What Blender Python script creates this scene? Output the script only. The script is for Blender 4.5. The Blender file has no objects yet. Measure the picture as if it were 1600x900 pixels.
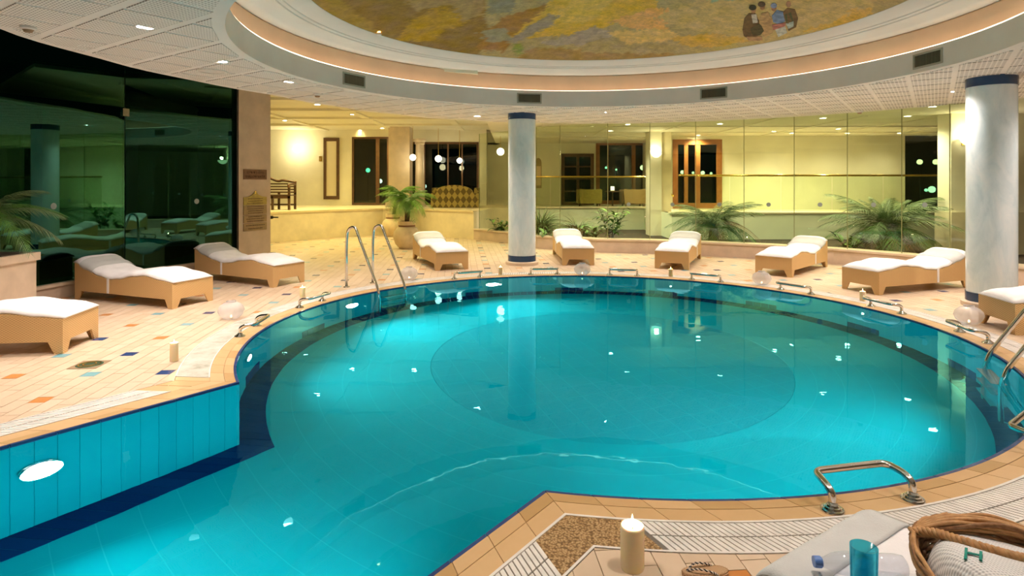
import bpy, bmesh, math, random
from mathutils import Vector, Matrix
random.seed(11)
PI = math.pi
SC = bpy.context.scene
COL = SC.collection

# ------------------------------------------------------------------ camera
F = 945.0                     # focal length in pixels of the 1600 px wide frame
EYE = 1.6                     # camera height
HOR = 286.0                   # image row of the horizon
cam_d = bpy.data.cameras.new('camera')
cam = bpy.data.objects.new('camera', cam_d); COL.objects.link(cam)
cam.location = (0, 0, EYE); cam.rotation_euler = (PI/2, 0, 0)
cam_d.sensor_width = 36.0; cam_d.sensor_fit = 'HORIZONTAL'
cam_d.lens = F/1600*36.0
cam_d.shift_y = -(450-HOR)/1600.0
cam_d.clip_start = 0.05; cam_d.clip_end = 200
SC.camera = cam

# ------------------------------------------------------------------ world, exposure
w = bpy.data.worlds.new('night'); SC.world = w; w.use_nodes = True
bg = w.node_tree.nodes['Background']
bg.inputs[0].default_value = (0.012, 0.035, 0.028, 1); bg.inputs[1].default_value = 0.12
SC.view_settings.view_transform = 'Standard'; SC.view_settings.look = 'None'
SC.view_settings.gamma = 1; SC.view_settings.use_curve_mapping = False
SC.view_settings.exposure = 0.5
cy = SC.cycles
cy.caustics_reflective = False; cy.caustics_refractive = True
cy.use_denoising = True
try: cy.denoiser = 'OPENIMAGEDENOISE'
except Exception: pass
cy.max_bounces = 10; cy.diffuse_bounces = 4; cy.glossy_bounces = 5; cy.transmission_bounces = 8; cy.transparent_max_bounces = 16
cy.sample_clamp_indirect = 6.0

DOWN_W = 100.0                 # watts of one downlight in the ring ceiling
TERR_W = 205.0                 # watts of one downlight over the lounge terrace
POOL_W = 35.0                 # watts of one underwater lamp
COVE = 3.6
WARM = (1.0, 0.82, 0.70)
YEL = (1.0, 0.92, 0.64)
YEL2 = (1.0, 0.84, 0.32)

# ------------------------------------------------------------------ geometry helpers
def gp(x, y, z=0.0):
    """photo pixel -> point on the horizontal plane of height z"""
    d = F*(EYE-z)/(y-HOR)
    return Vector(((x-800)*d/F, d, z))
def dp(x, y, d):
    """photo pixel -> point at depth d"""
    return Vector(((x-800)*d/F, d, EYE-(y-HOR)*d/F))

class MB:
    def __init__(s): s.v = []; s.f = []
    def add(s, vs, fs):
        o = len(s.v); s.v += [tuple(v) for v in vs]; s.f += [tuple(i+o for i in f) for f in fs]; return s
    def box(s, x0, x1, y0, y1, z0, z1, M=None):
        vs = [Vector(p) for p in ((x0,y0,z0),(x1,y0,z0),(x1,y1,z0),(x0,y1,z0),(x0,y0,z1),(x1,y0,z1),(x1,y1,z1),(x0,y1,z1))]
        if M: vs = [M @ v for v in vs]
        return s.add(vs, [(3,2,1,0),(4,5,6,7),(0,1,5,4),(1,2,6,5),(2,3,7,6),(3,0,4,7)])
    def cbox(s, c, sz, rz=0):
        M = Matrix.Translation(c) @ Matrix.Rotation(rz, 4, 'Z')
        return s.box(-sz[0]/2, sz[0]/2, -sz[1]/2, sz[1]/2, -sz[2]/2, sz[2]/2, M)
    def prism(s, poly, z0, z1):
        n = len(poly)
        a = sum(poly[i][0]*poly[(i+1)%n][1]-poly[(i+1)%n][0]*poly[i][1] for i in range(n))
        if a < 0: poly = poly[::-1]
        vs = [(p[0],p[1],z0) for p in poly]+[(p[0],p[1],z1) for p in poly]
        return s.add(vs, [tuple(range(n))[::-1], tuple(range(n,2*n))]+[(i,(i+1)%n,n+(i+1)%n,n+i) for i in range(n)])
    def tube(s, pts, r, n=10, cap=True, r1=None):
        pts = [Vector(p) for p in pts]; m = len(pts); vs = []; fs = []
        up = Vector((0,0,1)); prev = None
        for i, p in enumerate(pts):
            t = (pts[min(i+1,m-1)]-pts[max(i-1,0)]).normalized()
            if prev is None:
                a = up if abs(t.z) < .9 else Vector((1,0,0))
                u = t.cross(a).normalized()
            else:
                u = (prev - t*prev.dot(t)).normalized()
            prev = u; v = t.cross(u)
            rr = r if r1 is None else r+(r1-r)*i/(m-1)
            if callable(r): rr = r(i/(m-1))
            for k in range(n):
                an = 2*PI*k/n; vs.append(p+(u*math.cos(an)+v*math.sin(an))*rr)
        for i in range(m-1):
            for k in range(n):
                fs.append((i*n+k, i*n+(k+1)%n, (i+1)*n+(k+1)%n, (i+1)*n+k))
        if cap: fs += [tuple(range(n))[::-1], tuple(range((m-1)*n, m*n))]
        return s.add(vs, fs)
    def lathe(s, prof, n=24, c=(0,0,0), a0=0, a1=2*PI, flip=False):
        full = abs(a1-a0-2*PI) < 1e-6; k = n if full else n+1; vs = []; fs = []; m = len(prof)
        for i in range(k):
            an = a0+(a1-a0)*i/n
            for r, z in prof: vs.append((c[0]+r*math.cos(an), c[1]+r*math.sin(an), c[2]+z))
        for i in range(n):
            j = (i+1) % k
            for q in range(m-1):
                f = (i*m+q, j*m+q, j*m+q+1, i*m+q+1)
                fs.append(f[::-1] if flip else f)
        return s.add(vs, fs)
    def ball(s, c, r, n=16, sz=1.0):
        prof = [(max(1e-4, r*math.sin(PI*i/(n//2))), -r*sz*math.cos(PI*i/(n//2))) for i in range(n//2+1)]
        return s.lathe(prof, n, c)
    def mesh(s, name, smooth=False):
        me = bpy.data.meshes.new(name); me.from_pydata(s.v, [], s.f); me.update()
        if smooth: me.polygons.foreach_set('use_smooth', [True]*len(me.polygons))
        return me
    def build(s, name, mat, parent=None, loc=None, rz=0, smooth=False, auto=False):
        me = s.mesh(name, smooth)
        if auto: me.set_sharp_from_angle(angle=math.radians(35))
        return put(name, me, mat, parent, loc, rz)

def put(name, me, mat=None, parent=None, loc=None, rz=0):
    o = bpy.data.objects.new(name, me); COL.objects.link(o)
    if mat is not None and len(me.materials) == 0: me.materials.append(mat)
    if parent is not None: o.parent = parent
    if loc is not None: o.location = loc
    if rz: o.rotation_euler = (0, 0, rz)
    return o
def tag(o, label=None, cat=None, group=None, kind=None):
    if label: o['label'] = label
    if cat: o['category'] = cat
    if group: o['group'] = group
    if kind: o['kind'] = kind
    return o
def thing(name, label, cat, loc=(0,0,0), rz=0, group=None):
    o = bpy.data.objects.new(name, None); COL.objects.link(o); o.empty_display_size = .1
    o.location = loc; o.rotation_euler = (0, 0, rz)
    return tag(o, label, cat, group)
def dup(root, loc, rz, label=None, group=None):
    r = root.copy(); COL.objects.link(r); r.location = loc; r.rotation_euler = (0, 0, rz)
    if label: r['label'] = label
    if group: r['group'] = group
    for ch in list(root.children):
        c = ch.copy(); COL.objects.link(c); c.parent = r
        for g in list(ch.children):
            d = g.copy(); COL.objects.link(d); d.parent = c
    return r
def fillet(pts, r, n=6):
    pts = [Vector(p) for p in pts]; out = [pts[0]]
    for i in range(1, len(pts)-1):
        a, b, c = pts[i-1], pts[i], pts[i+1]
        u = (a-b); v = (c-b); k = min(r, u.length*.49, v.length*.49)
        p0 = b+u.normalized()*k; p1 = b+v.normalized()*k
        for j in range(n+1):
            t = j/n; out.append(p0*(1-t)**2+b*2*t*(1-t)+p1*t*t)
    out.append(pts[-1]); return out
def spline(pts, n=6):
    pts = [Vector(p) for p in pts]; P = [pts[0]*2-pts[1]]+pts+[pts[-1]*2-pts[-2]]; out = []
    for i in range(1, len(P)-2):
        for j in range(n):
            t = j/n
            out.append(.5*((2*P[i])+(P[i+1]-P[i-1])*t+(2*P[i-1]-5*P[i]+4*P[i+1]-P[i+2])*t*t+(3*P[i]-P[i-1]-3*P[i+1]+P[i+2])*t**3))
    out.append(pts[-1]); return out
def interp(kn, x):
    if x <= kn[0][0]: return kn[0][1]
    for (a, u), (b, v) in zip(kn, kn[1:]):
        if x <= b:
            t = (x-a)/(b-a); t = t*t*(3-2*t); return u+(v-u)*t
    return kn[-1][1]

# ------------------------------------------------------------------ materials
MATS = {}
def nt(name):
    m = bpy.data.materials.new(name); m.use_nodes = True; MATS[name] = m
    return m, m.node_tree, m.node_tree.nodes['Principled BSDF']
def coords(t, scale=(1,1,1), rot=(0,0,0), kind='Object'):
    tc = t.nodes.new('ShaderNodeTexCoord'); mp = t.nodes.new('ShaderNodeMapping')
    t.links.new(tc.outputs[kind], mp.inputs[0]); mp.inputs['Scale'].default_value = scale; mp.inputs['Rotation'].default_value = rot
    return mp.outputs[0]
def ramp(t, fac, stops, interp_='LINEAR'):
    r = t.nodes.new('ShaderNodeValToRGB'); r.color_ramp.interpolation = interp_
    e = r.color_ramp.elements
    while len(e) < len(stops): e.new(0.5)
    for k, (p, c) in enumerate(stops): e[k].position = p; e[k].color = (*c, 1)
    t.links.new(fac, r.inputs[0]); return r.outputs[0]
def math_(t, op, a, b=None, clamp=False):
    n = t.nodes.new('ShaderNodeMath'); n.operation = op; n.use_clamp = clamp
    for i, q in enumerate((a, b)):
        if q is None: continue
        if isinstance(q, (int, float)): n.inputs[i].default_value = q
        else: t.links.new(q, n.inputs[i])
    return n.outputs[0]
def mixc(t, fac, a, b):
    n = t.nodes.new('ShaderNodeMix'); n.data_type = 'RGBA'
    for s, q in ((n.inputs[0], fac), (n.inputs[6], a), (n.inputs[7], b)):
        if isinstance(q, (int, float)): s.default_value = q
        elif isinstance(q, tuple): s.default_value = (*q, 1)
        else: t.links.new(q, s)
    return n.outputs[2]
def bump(t, b, h, strength=.3, dist=.01):
    n = t.nodes.new('ShaderNodeBump'); n.inputs['Strength'].default_value = strength; n.inputs['Distance'].default_value = dist
    t.links.new(h, n.inputs['Height']); t.links.new(n.outputs[0], b.inputs['Normal'])
def noise(t, vec, scale, detail=3, rough=.55, dist=0):
    n = t.nodes.new('ShaderNodeTexNoise'); n.inputs['Scale'].default_value = scale; n.inputs['Detail'].default_value = detail
    n.inputs['Roughness'].default_value = rough; n.inputs['Distortion'].default_value = dist
    t.links.new(vec, n.inputs['Vector']); return n.outputs['Fac']
def pm(name, col, rough=.5, metal=0.0, var=.0, vscale=4.0, bmp=0.0, bscale=60.0, spec=.5, emit=None, es=1.0, col2=None, sub=0.0):
    m, t, b = nt(name)
    b.inputs['Base Color'].default_value = (*col, 1); b.inputs['Roughness'].default_value = rough; b.inputs['Metallic'].default_value = metal
    b.inputs['Specular IOR Level'].default_value = spec
    if var or col2:
        v = coords(t); f = noise(t, v, vscale, 4)
        c2 = col2 if col2 else tuple(max(0, c*(1-var)) for c in col)
        hi = col if col2 else tuple(min(1, c*(1+var*.5)) for c in col)
        t.links.new(ramp(t, f, [(.35, c2), (.65, hi)]), b.inputs['Base Color'])
    if bmp:
        v = coords(t); bump(t, b, noise(t, v, bscale, 3), bmp, .004)
    if emit:
        b.inputs['Emission Color'].default_value = (*emit, 1); b.inputs['Emission Strength'].default_value = es
    if sub:
        b.inputs['Subsurface Weight'].default_value = sub; b.inputs['Subsurface Radius'].default_value = (.06,.035,.015)
    return m
def glass_pane(name, tint, ior=1.5, refl=(1,1,1), rough=0.0, frost=0.0):
    """thin architectural glass: see-through with a Fresnel reflection"""
    m = bpy.data.materials.new(name); m.use_nodes = True; MATS[name] = m; t = m.node_tree; t.nodes.clear()
    o = t.nodes.new('ShaderNodeOutputMaterial'); tr = t.nodes.new('ShaderNodeBsdfTransparent'); gl = t.nodes.new('ShaderNodeBsdfGlossy')
    fr = t.nodes.new('ShaderNodeFresnel'); mx = t.nodes.new('ShaderNodeMixShader')
    tr.inputs[0].default_value = (*tint, 1); gl.inputs['Color'].default_value = (*refl, 1); gl.inputs['Roughness'].default_value = rough
    ge = t.nodes.new('ShaderNodeNewGeometry'); sel = t.nodes.new('ShaderNodeMix')      # same reflectance on both faces of the sheet
    sel.inputs[2].default_value = ior; sel.inputs[3].default_value = 1/ior
    t.links.new(ge.outputs['Backfacing'], sel.inputs[0]); t.links.new(sel.outputs[0], fr.inputs['IOR'])
    t.links.new(fr.outputs[0], mx.inputs[0]); t.links.new(tr.outputs[0], mx.inputs[1]); t.links.new(gl.outputs[0], mx.inputs[2])
    out = mx.outputs[0]
    if frost:
        df = t.nodes.new('ShaderNodeBsdfDiffuse'); df.inputs[0].default_value = (.85,.85,.88,1)
        m2 = t.nodes.new('ShaderNodeMixShader'); m2.inputs[0].default_value = frost
        t.links.new(out, m2.inputs[1]); t.links.new(df.outputs[0], m2.inputs[2]); out = m2.outputs[0]
    t.links.new(out, o.inputs[0]); return m
def emit_mat(name, col, s):
    m = bpy.data.materials.new(name); m.use_nodes = True; MATS[name] = m; t = m.node_tree; t.nodes.clear()
    o = t.nodes.new('ShaderNodeOutputMaterial'); e = t.nodes.new('ShaderNodeEmission'); e.inputs[0].default_value = (*col, 1); e.inputs[1].default_value = s
    t.links.new(e.outputs[0], o.inputs[0]); return m

def tile_mat(name, a, b_, rough=.35, spec=.4):
    """glazed tile: every tile has its own tone"""
    m, t, b = nt(name)
    g = t.nodes.new('ShaderNodeNewGeometry'); oi = t.nodes.new('ShaderNodeObjectInfo')
    r = math_(t, 'FRACT', math_(t, 'ADD', g.outputs['Random Per Island'], oi.outputs['Random']))
    v = coords(t, kind='Object'); n = noise(t, v, 14, 4)
    f = math_(t, 'ADD', math_(t, 'MULTIPLY', r, .6), math_(t, 'MULTIPLY', n, .4))
    t.links.new(ramp(t, f, [(.1, a), (.9, b_)]), b.inputs['Base Color'])
    b.inputs['Roughness'].default_value = rough; b.inputs['Specular IOR Level'].default_value = spec
    return m

M_tile = tile_mat('beige_tile', (.60,.465,.33), (.71,.575,.44), .38, .35)
M_cop = tile_mat('ochre_coping_tile', (.56,.36,.17), (.66,.45,.24), .4, .3)
M_copedge = tile_mat('dark_ochre_coping_tile', (.46,.29,.12), (.55,.36,.17), .4, .3)
M_navy = tile_mat('navy_tile', (.02,.045,.16), (.03,.07,.22), .25, .5)
M_lblue = tile_mat('light_blue_tile', (.13,.36,.44), (.18,.44,.5), .3, .5)
M_orange = tile_mat('orange_tile', (.55,.22,.06), (.62,.28,.09), .3, .4)
M_grout = pm('grout', (.30,.20,.11), .9, var=.2, vscale=3)
M_pooltile = tile_mat('aqua_pool_tile', (.001,.33,.43), (.002,.39,.48), .5, 0)
M_poolnavy = tile_mat('navy_pool_tile', (.002,.03,.13), (.003,.045,.17), .5, 0)
M_gratew = pm('white_grating', (.78,.76,.73), .5, var=.12, vscale=9)
M_gap = pm('gutter_dark', (.17,.15,.125), .8)
M_white = pm('white_plaster', (.94,.86,.82), .7, var=.04, vscale=2)
M_ceil = pm('ceiling_plaster', (.90,.86,.82), .75, var=.03, vscale=2)
M_cream = pm('cream_wall', (.82,.77,.61), .7, var=.06, vscale=1.5, bmp=.1, bscale=30)
M_creamlo = pm('cream_marble', (.82,.72,.50), .45, var=.12, vscale=2.2)
M_pink = pm('pink_limestone', (.62,.49,.39), .5, var=.12, vscale=3, bmp=.05, bscale=25)
M_pinkcap = pm('pink_limestone_cap', (.70,.57,.44), .4, var=.1, vscale=4)
M_peach = pm('peach_plaster', (.80,.56,.38), .7, var=.06, vscale=2)
M_steel = pm('polished_steel', (.75,.74,.72), .14, 1.0, bmp=.02, bscale=15)
M_brass = pm('brass', (.75,.52,.13), .22, 1.0)
M_black = pm('black_metal', (.02,.018,.015), .4)
M_towel = pm('white_terry', (.90,.90,.93), .9, var=.05, vscale=8, bmp=.5, bscale=160, spec=.1)
M_wood = pm('orange_wood', (.34,.13,.035), .4, col2=(.25,.09,.022), vscale=6)
M_dkwood = pm('dark_wood', (.13,.06,.025), .4, col2=(.08,.04,.018), vscale=8)
M_wax = pm('candle_wax', (.86,.74,.50), .5, sub=.8, spec=.3)
M_flame = emit_mat('flame', (1,.72,.32), 9.0)
M_lamp = emit_mat('downlight_glow', (1,.94,.82), 60.0)
M_lampy = emit_mat('terrace_downlight_glow', (1,.93,.68), 34.0)
M_globe = emit_mat('globe_glow', (1,.93,.68), 5.0)
M_plamp = emit_mat('pool_lamp_glow', (.95,1,.98), 16.0)
M_chrome = pm('white_trim', (.8,.78,.74), .35)
M_leaf = pm('leaf_green', (.09,.22,.03), .45, col2=(.05,.13,.02), vscale=9)
M_leafb = pm('leaf_bright', (.20,.40,.05), .45, col2=(.11,.27,.03), vscale=9)
M_leafd = pm('leaf_grey_green', (.15,.22,.09), .5, col2=(.08,.13,.045), vscale=9)
M_leafr = pm('leaf_dry', (.28,.19,.08), .6, col2=(.17,.11,.045), vscale=9)
M_trunk = pm('palm_trunk', (.10,.055,.025), .9, var=.4, vscale=30, bmp=.6, bscale=40)
M_soil = pm('soil', (.05,.033,.02), .95, var=.3, vscale=20)
M_clay = pm('cream_clay', (.66,.52,.33), .65, var=.14, vscale=5, bmp=.1, bscale=20)
M_glassback = glass_pane('green_tinted_glass', (.93,.96,.85), 1.38)
M_glassrail = glass_pane('rail_glass', (.90,.96,.86), 1.35)
M_glassdark = glass_pane('night_glass', (.10,.34,.24), 1.9, (.34,.95,.74))
M_glasswin = glass_pane('window_glass', (.30,.38,.30), 1.5)
M_bowl = glass_pane('ribbed_bowl_glass', (.93,.93,.95), 1.35, frost=.32)
M_frost = pm('frosted_dot', (.32,.38,.38), .6)
for _m in (M_lamp, M_lampy, M_flame, M_globe, M_plamp): _m.cycles.emission_sampling = 'NONE'

def ceiling_panel_mat():
    m, t, b = nt('perforated_panel')
    tc = t.nodes.new('ShaderNodeTexCoord'); sp = t.nodes.new('ShaderNodeSeparateXYZ'); t.links.new(tc.outputs['Object'], sp.inputs[0])
    sx = math_(t, 'SINE', math_(t, 'MULTIPLY', sp.outputs[0], 2*PI/.046)); sy = math_(t, 'SINE', math_(t, 'MULTIPLY', sp.outputs[1], 2*PI/.026))
    hole = math_(t, 'MULTIPLY', math_(t, 'GREATER_THAN', sx, -.45), math_(t, 'GREATER_THAN', sy, .35))
    t.links.new(mixc(t, hole, (.89,.85,.81), (.42,.39,.36)), b.inputs['Base Color']); b.inputs['Roughness'].default_value = .8
    return m
M_panel = ceiling_panel_mat()

def rattan_mat():
    m, t, b = nt('honey_rattan')
    tc = t.nodes.new('ShaderNodeTexCoord'); sp = t.nodes.new('ShaderNodeSeparateXYZ'); t.links.new(tc.outputs['Object'], sp.inputs[0])
    u = math_(t, 'ADD', sp.outputs[0], sp.outputs[1])
    sx = math_(t, 'SINE', math_(t, 'MULTIPLY', u, 2*PI/.034)); sz = math_(t, 'SINE', math_(t, 'MULTIPLY', sp.outputs[2], 2*PI/.022))
    h = math_(t, 'ADD', math_(t, 'MULTIPLY', math_(t, 'MULTIPLY', sx, sz), .5), .5)
    t.links.new(ramp(t, h, [(.0, (.42,.25,.10)), (.35, (.66,.43,.19)), (1, (.74,.50,.24))]), b.inputs['Base Color'])
    b.inputs['Roughness'].default_value = .5; bump(t, b, h, .5, .004); return m
M_rattan = rattan_mat()

def marble_col():
    m, t, b = nt('pale_blue_marble')
    v = coords(t, (1,1,.35)); f = noise(t, v, 3.2, 8, .65, 1.5)
    t.links.new(ramp(t, f, [(.3, (.56,.72,.80)), (.5, (.72,.85,.92)), (.72, (.86,.94,.98))]), b.inputs['Base Color'])
    b.inputs['Roughness'].default_value = .22; return m
M_col = marble_col()
M_colband = pm('navy_band', (.012,.05,.14), .25)

def water_mat():
    m = bpy.data.materials.new('pool_water'); m.use_nodes = True; t = m.node_tree; t.nodes.clear()
    o = t.nodes.new('ShaderNodeOutputMaterial'); g = t.nodes.new('ShaderNodeBsdfRefraction'); gl = t.nodes.new('ShaderNodeBsdfGlossy')
    g.inputs['IOR'].default_value = 1.333; g.inputs['Roughness'].default_value = 0.0; g.inputs['Color'].default_value = (.96,1,1,1)
    gl.inputs['Roughness'].default_value = 0.0; gl.inputs['Color'].default_value = (.22,.76,.92,1)
    fr = t.nodes.new('ShaderNodeFresnel'); fr.inputs['IOR'].default_value = 1.333; mx = t.nodes.new('ShaderNodeMixShader')
    v = coords(t); n1 = noise(t, v, 1.3, 2, .5); n2 = noise(t, v, 5.0, 2, .5)
    h = math_(t, 'ADD', n1, math_(t, 'MULTIPLY', n2, .22))
    bp = t.nodes.new('ShaderNodeBump'); bp.inputs['Strength'].default_value = .2; bp.inputs['Distance'].default_value = .012
    t.links.new(h, bp.inputs['Height']); t.links.new(bp.outputs[0], g.inputs['Normal'])
    t.links.new(bp.outputs[0], gl.inputs['Normal']); t.links.new(bp.outputs[0], fr.inputs['Normal'])
    t.links.new(fr.outputs[0], mx.inputs[0]); t.links.new(g.outputs[0], mx.inputs[1]); t.links.new(gl.outputs[0], mx.inputs[2])
    t.links.new(mx.outputs[0], o.inputs[0]); return m
M_water = water_mat()
# ------------------------------------------------------------------ pool outline: circle + straight channel
CP = Vector((0.98, 6.76)); PR = 3.70
AU = math.radians(53.3); U = Vector((math.cos(AU), math.sin(AU)))
N1 = Vector((math.sin(AU), -math.cos(AU))); N2 = -N1
C1 = Vector((0.206, 3.197)); C2 = Vector((-2.16, 4.92))
CHL = 5.6
def corner(c, n, o):
    p = c+n*o-CP; b = p.dot(U); q = p.dot(p)-(PR+o)**2
    s = -b-math.sqrt(max(0, b*b-q)); return p+CP+U*s
_cc = {}
def corners(o):
    k = round(o, 4)
    if k not in _cc:
        a, b = corner(C1, N1, o), corner(C2, N2, o)
        t2 = math.atan2(b.y-CP.y, b.x-CP.x) % (2*PI); t1 = math.atan2(a.y-CP.y, a.x-CP.x) % (2*PI) - 2*PI
        _cc[k] = (a, b, t1, t2)
    return _cc[k]
def arc_pt(o, t):
    _, _, t1, t2 = corners(o); an = t2+(t1-t2)*t
    return CP+Vector((math.cos(an), math.sin(an)))*(PR+o)
def line_pt(side, o, s):
    return (corners(o)[0] if side == 1 else corners(o)[1])-U*s
def outline(o, n=120):
    return [line_pt(2, o, CHL)]+[arc_pt(o, i/n) for i in range(n+1)]+[line_pt(1, o, CHL)]
def sdf(p):
    c = (p-CP).length-PR
    e = C2-U*CHL
    s = max((p-C1).dot(N1), (p-C2).dot(N2), (p-CP).dot(U), -(p-e).dot(U))
    return min(c, s)
ARCL = abs(corners(0)[3]-corners(0)[2])*PR

# ------------------------------------------------------------------ floor
fl = thing('floor', 'beige tiled pool deck scattered with blue and orange accent tiles', 'floor'); tag(fl, kind='structure')
bm = bmesh.new()
OUT = [(-12,-3),(14,-3),(14,24),(-12,24)]
def ring(bm, pts, z):
    vs = [bm.verts.new((p[0], p[1], z)) for p in pts]
    return [bm.edges.new((vs[i], vs[(i+1) % len(vs)])) for i in range(len(vs))]
ed = ring(bm, OUT, -.008)+ring(bm, outline(0), -.008)
bmesh.ops.triangle_fill(bm, edges=ed, use_beauty=True, normal=(0,0,1))
for f in bm.faces:
    if f.normal.z < 0: f.normal_flip()
me = bpy.data.meshes.new('screed'); bm.to_mesh(me); bm.free()
put('screed', me, M_grout, fl)

def clip(poly, p0, n):
    out = []
    for i in range(len(poly)):
        a, b = poly[i], poly[(i+1) % len(poly)]; da = (a-p0).dot(n); db = (b-p0).dot(n)
        if da >= 0: out.append(a)
        if (da >= 0) != (db >= 0): out.append(a+(b-a)*(da/(da-db)))
    return out
GR1 = .45                                     # outer edge of the gutter grating, measured from the pool edge
E1 = Vector((math.cos(math.radians(5)), math.sin(math.radians(5)))); E2 = Vector((-E1.y, E1.x))
ORG = Vector((-3.58, 5.66))
def in_deck(p):
    if p.y < .7: return False
    if (p-Vector((1.05, 6.87))).length < 7.75: return True
    return -7.2 < p.x < 1.2 and 10 < p.y < 19.2
tiles = []
def add_tile(c, w, h, mat):
    if not in_deck(c): return
    d = sdf(c)
    if d < GR1-.15: return
    poly = None
    if d < GR1+.15:
        e = .01; g = Vector((sdf(c+Vector((e,0)))-d, sdf(c+Vector((0,e)))-d))/e
        if g.length < .5: return
        g.normalize()
        q = [c+E1*sx*(w/2-.002)+E2*sy*(h/2-.002) for sx, sy in ((-1,-1),(1,-1),(1,1),(-1,1))]
        q2 = clip(q, c+g*(GR1+.004-d), g)
        if len(q2) < 3: return
        if len(q2) != 4 or any((a-b).length > 1e-5 for a, b in zip(q, q2)): poly = q2
    x = 800+F*c.x/c.y; y = HOR+F*EYE/c.y
    vis = 0 <= x <= 1600 and y <= 905
    tiles.append((c.length if vis else 99+c.length, c, w, h, mat, poly))
for i in range(-100, 110):
    for j in range(-40, 90):
        if i % 5 == 0:
            I = i//5
            add_tile(ORG+E1*(.12*i)+E2*(.6*j), .12, .12, {0: 'n', 2: 'l', 1: 'o'}[(I+j) % 3])
            add_tile(ORG+E1*(.12*i)+E2*(.6*j+.18), .12, .24, 'b'); add_tile(ORG+E1*(.12*i)+E2*(.6*j+.42), .12, .24, 'b')
        else:
            add_tile(ORG+E1*(.12*i)+E2*(.24*j+(.12 if i % 2 else 0)), .12, .24, 'b')
    if i % 5:
        for j in range(90, 150): add_tile(ORG+E1*(.12*i)+E2*(.24*j+(.12 if i % 2 else 0)), .12, .24, 'b')
        for j in range(-70, -40): add_tile(ORG+E1*(.12*i)+E2*(.24*j+(.12 if i % 2 else 0)), .12, .24, 'b')
tiles.sort(key=lambda t: t[0])
TM = {'n': M_navy, 'l': M_lblue, 'o': M_orange, 'b': M_tile}
_tm = {}
stuff = {k: MB() for k in TM}
cnt = {k: 0 for k in TM}
for k, (d, c, w_, h_, mk, poly) in enumerate(tiles):
    lim = 290 if mk == 'b' else 70
    if cnt[mk] < lim and d < 99:
        cnt[mk] += 1
        if poly is None:
            key = (w_, h_, mk)
            if key not in _tm:
                b = MB().box(-w_/2+.002, w_/2-.002, -h_/2+.002, h_/2-.002, -.008, 0); _tm[key] = b.mesh('tile'); _tm[key].materials.append(TM[mk])
            o = put('tile', _tm[key], None, fl, (c.x, c.y, random.uniform(-.0007, .0004)), math.radians(5))
        else:
            MB().prism([p-c for p in poly], -.008, 0).build('tile', TM[mk], fl, (c.x, c.y, 0))
    else:
        q = poly or [c+E1*sx*(w_/2-.002)+E2*sy*(h_/2-.002) for sx, sy in ((-1,-1),(1,-1),(1,1),(-1,1))]
        stuff[mk].prism(q, -.008, random.uniform(-.0007, .0003))
for mk, nm in (('b','far_beige_tiles'),('n','far_navy_tiles'),('l','far_light_blue_tiles'),('o','far_orange_tiles')):
    if stuff[mk].v: tag(stuff[mk].build(nm, TM[mk], fl), kind='stuff')

# ------------------------------------------------------------------ coping tiles round the pool
cop = thing('pool_coping', 'ochre tile rim running around the whole pool edge', 'coping'); tag(cop, kind='structure')
def band_piece(name, seg, o0, o1, a, b, z0, z1, mat, parent, n=3, gap=.004, build=True, mb=None):
    """one piece between the offsets o0..o1 and the stations a..b (metres) of a pool side"""
    def pt(o, s):
        if seg == 0: return arc_pt(o, min(1, max(0, s/ARCL)))
        return line_pt(seg, o, s)
    ss = [a+gap/2+(b-a-gap)*k/n for k in range(n+1)]
    poly = [pt(o0, s) for s in ss]+[pt(o1, s) for s in reversed(ss)]
    if mb is not None: mb.prism(poly, z0, z1); return
    c = sum(poly, Vector((0, 0)))/len(poly)
    return MB().prism([p-c for p in poly], z0, z1).build(name, mat, parent, (c.x, c.y, 0))
for seg, L in ((0, ARCL), (1, 4.8), (2, 4.8)):
    m = max(1, round(L/.24)); st = L/m
    for k in range(m):
        band_piece('coping_tile', seg, .018, .092, k*st, (k+1)*st, -.03, 0, M_copedge if (k*7) % 5 < 2 else M_cop, cop, 3 if seg == 0 else 1)
    m = max(1, round(L/.24))
    for k in range(m):
        band_piece('coping_tile', seg, .095, .198, k*st, (k+1)*st, -.03, -.001, M_cop, cop, 3 if seg == 0 else 1)
eb = MB()
for seg, L in ((0, ARCL), (1, CHL), (2, CHL)):
    m = round(L/.24)
    for k in range(m): band_piece('', seg, -.004, .016, k*L/m, (k+1)*L/m, -.045, -.001, None, None, 3 if seg == 0 else 1, .006, mb=eb)
eb.build('edge_strip', M_navy, cop)
tag(cop.children[-1], 'thin navy tile strip along the water')

# ------------------------------------------------------------------ gutter gratings
def grating(name, label, segs, mat=M_gratew, pitch=.03, bar=.0225, split=True):
    t = thing(name, label, 'grating')
    bed, fr, fo, sl = MB(), MB(), MB(), MB()
    for seg, a, b in segs:
        n = max(1, int((b-a)/.1))
        for k in range(n):
            s0 = a+(b-a)*k/n; s1 = a+(b-a)*(k+1)/n
            band_piece('', seg, .2, GR1, s0, s1, -.006, -.004, None, None, 1, 0, mb=bed)
            band_piece('', seg, .2, .214, s0, s1, -.006, .003, None, None, 1, 0, mb=fr)
            band_piece('', seg, GR1-.012, GR1, s0, s1, -.006, .003, None, None, 1, 0, mb=fo)
        n = int((b-a)/pitch)
        for k in range(n):
            s0 = a+k*pitch
            for q0, q1 in (((.217,.322),(.33,GR1-.015)) if split else ((.217, GR1-.015),)):
                band_piece('', seg, q0, q1, s0, s0+bar, -.005, .001, None, None, 1, 0, mb=sl)
    bed.build('gutter_bed', M_gap, t); fr.build('inner_frame', M_gratew, t); fo.build('outer_frame', M_gratew, t)
    tag(sl.build('slats', mat, t), kind='stuff')
    return t
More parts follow.
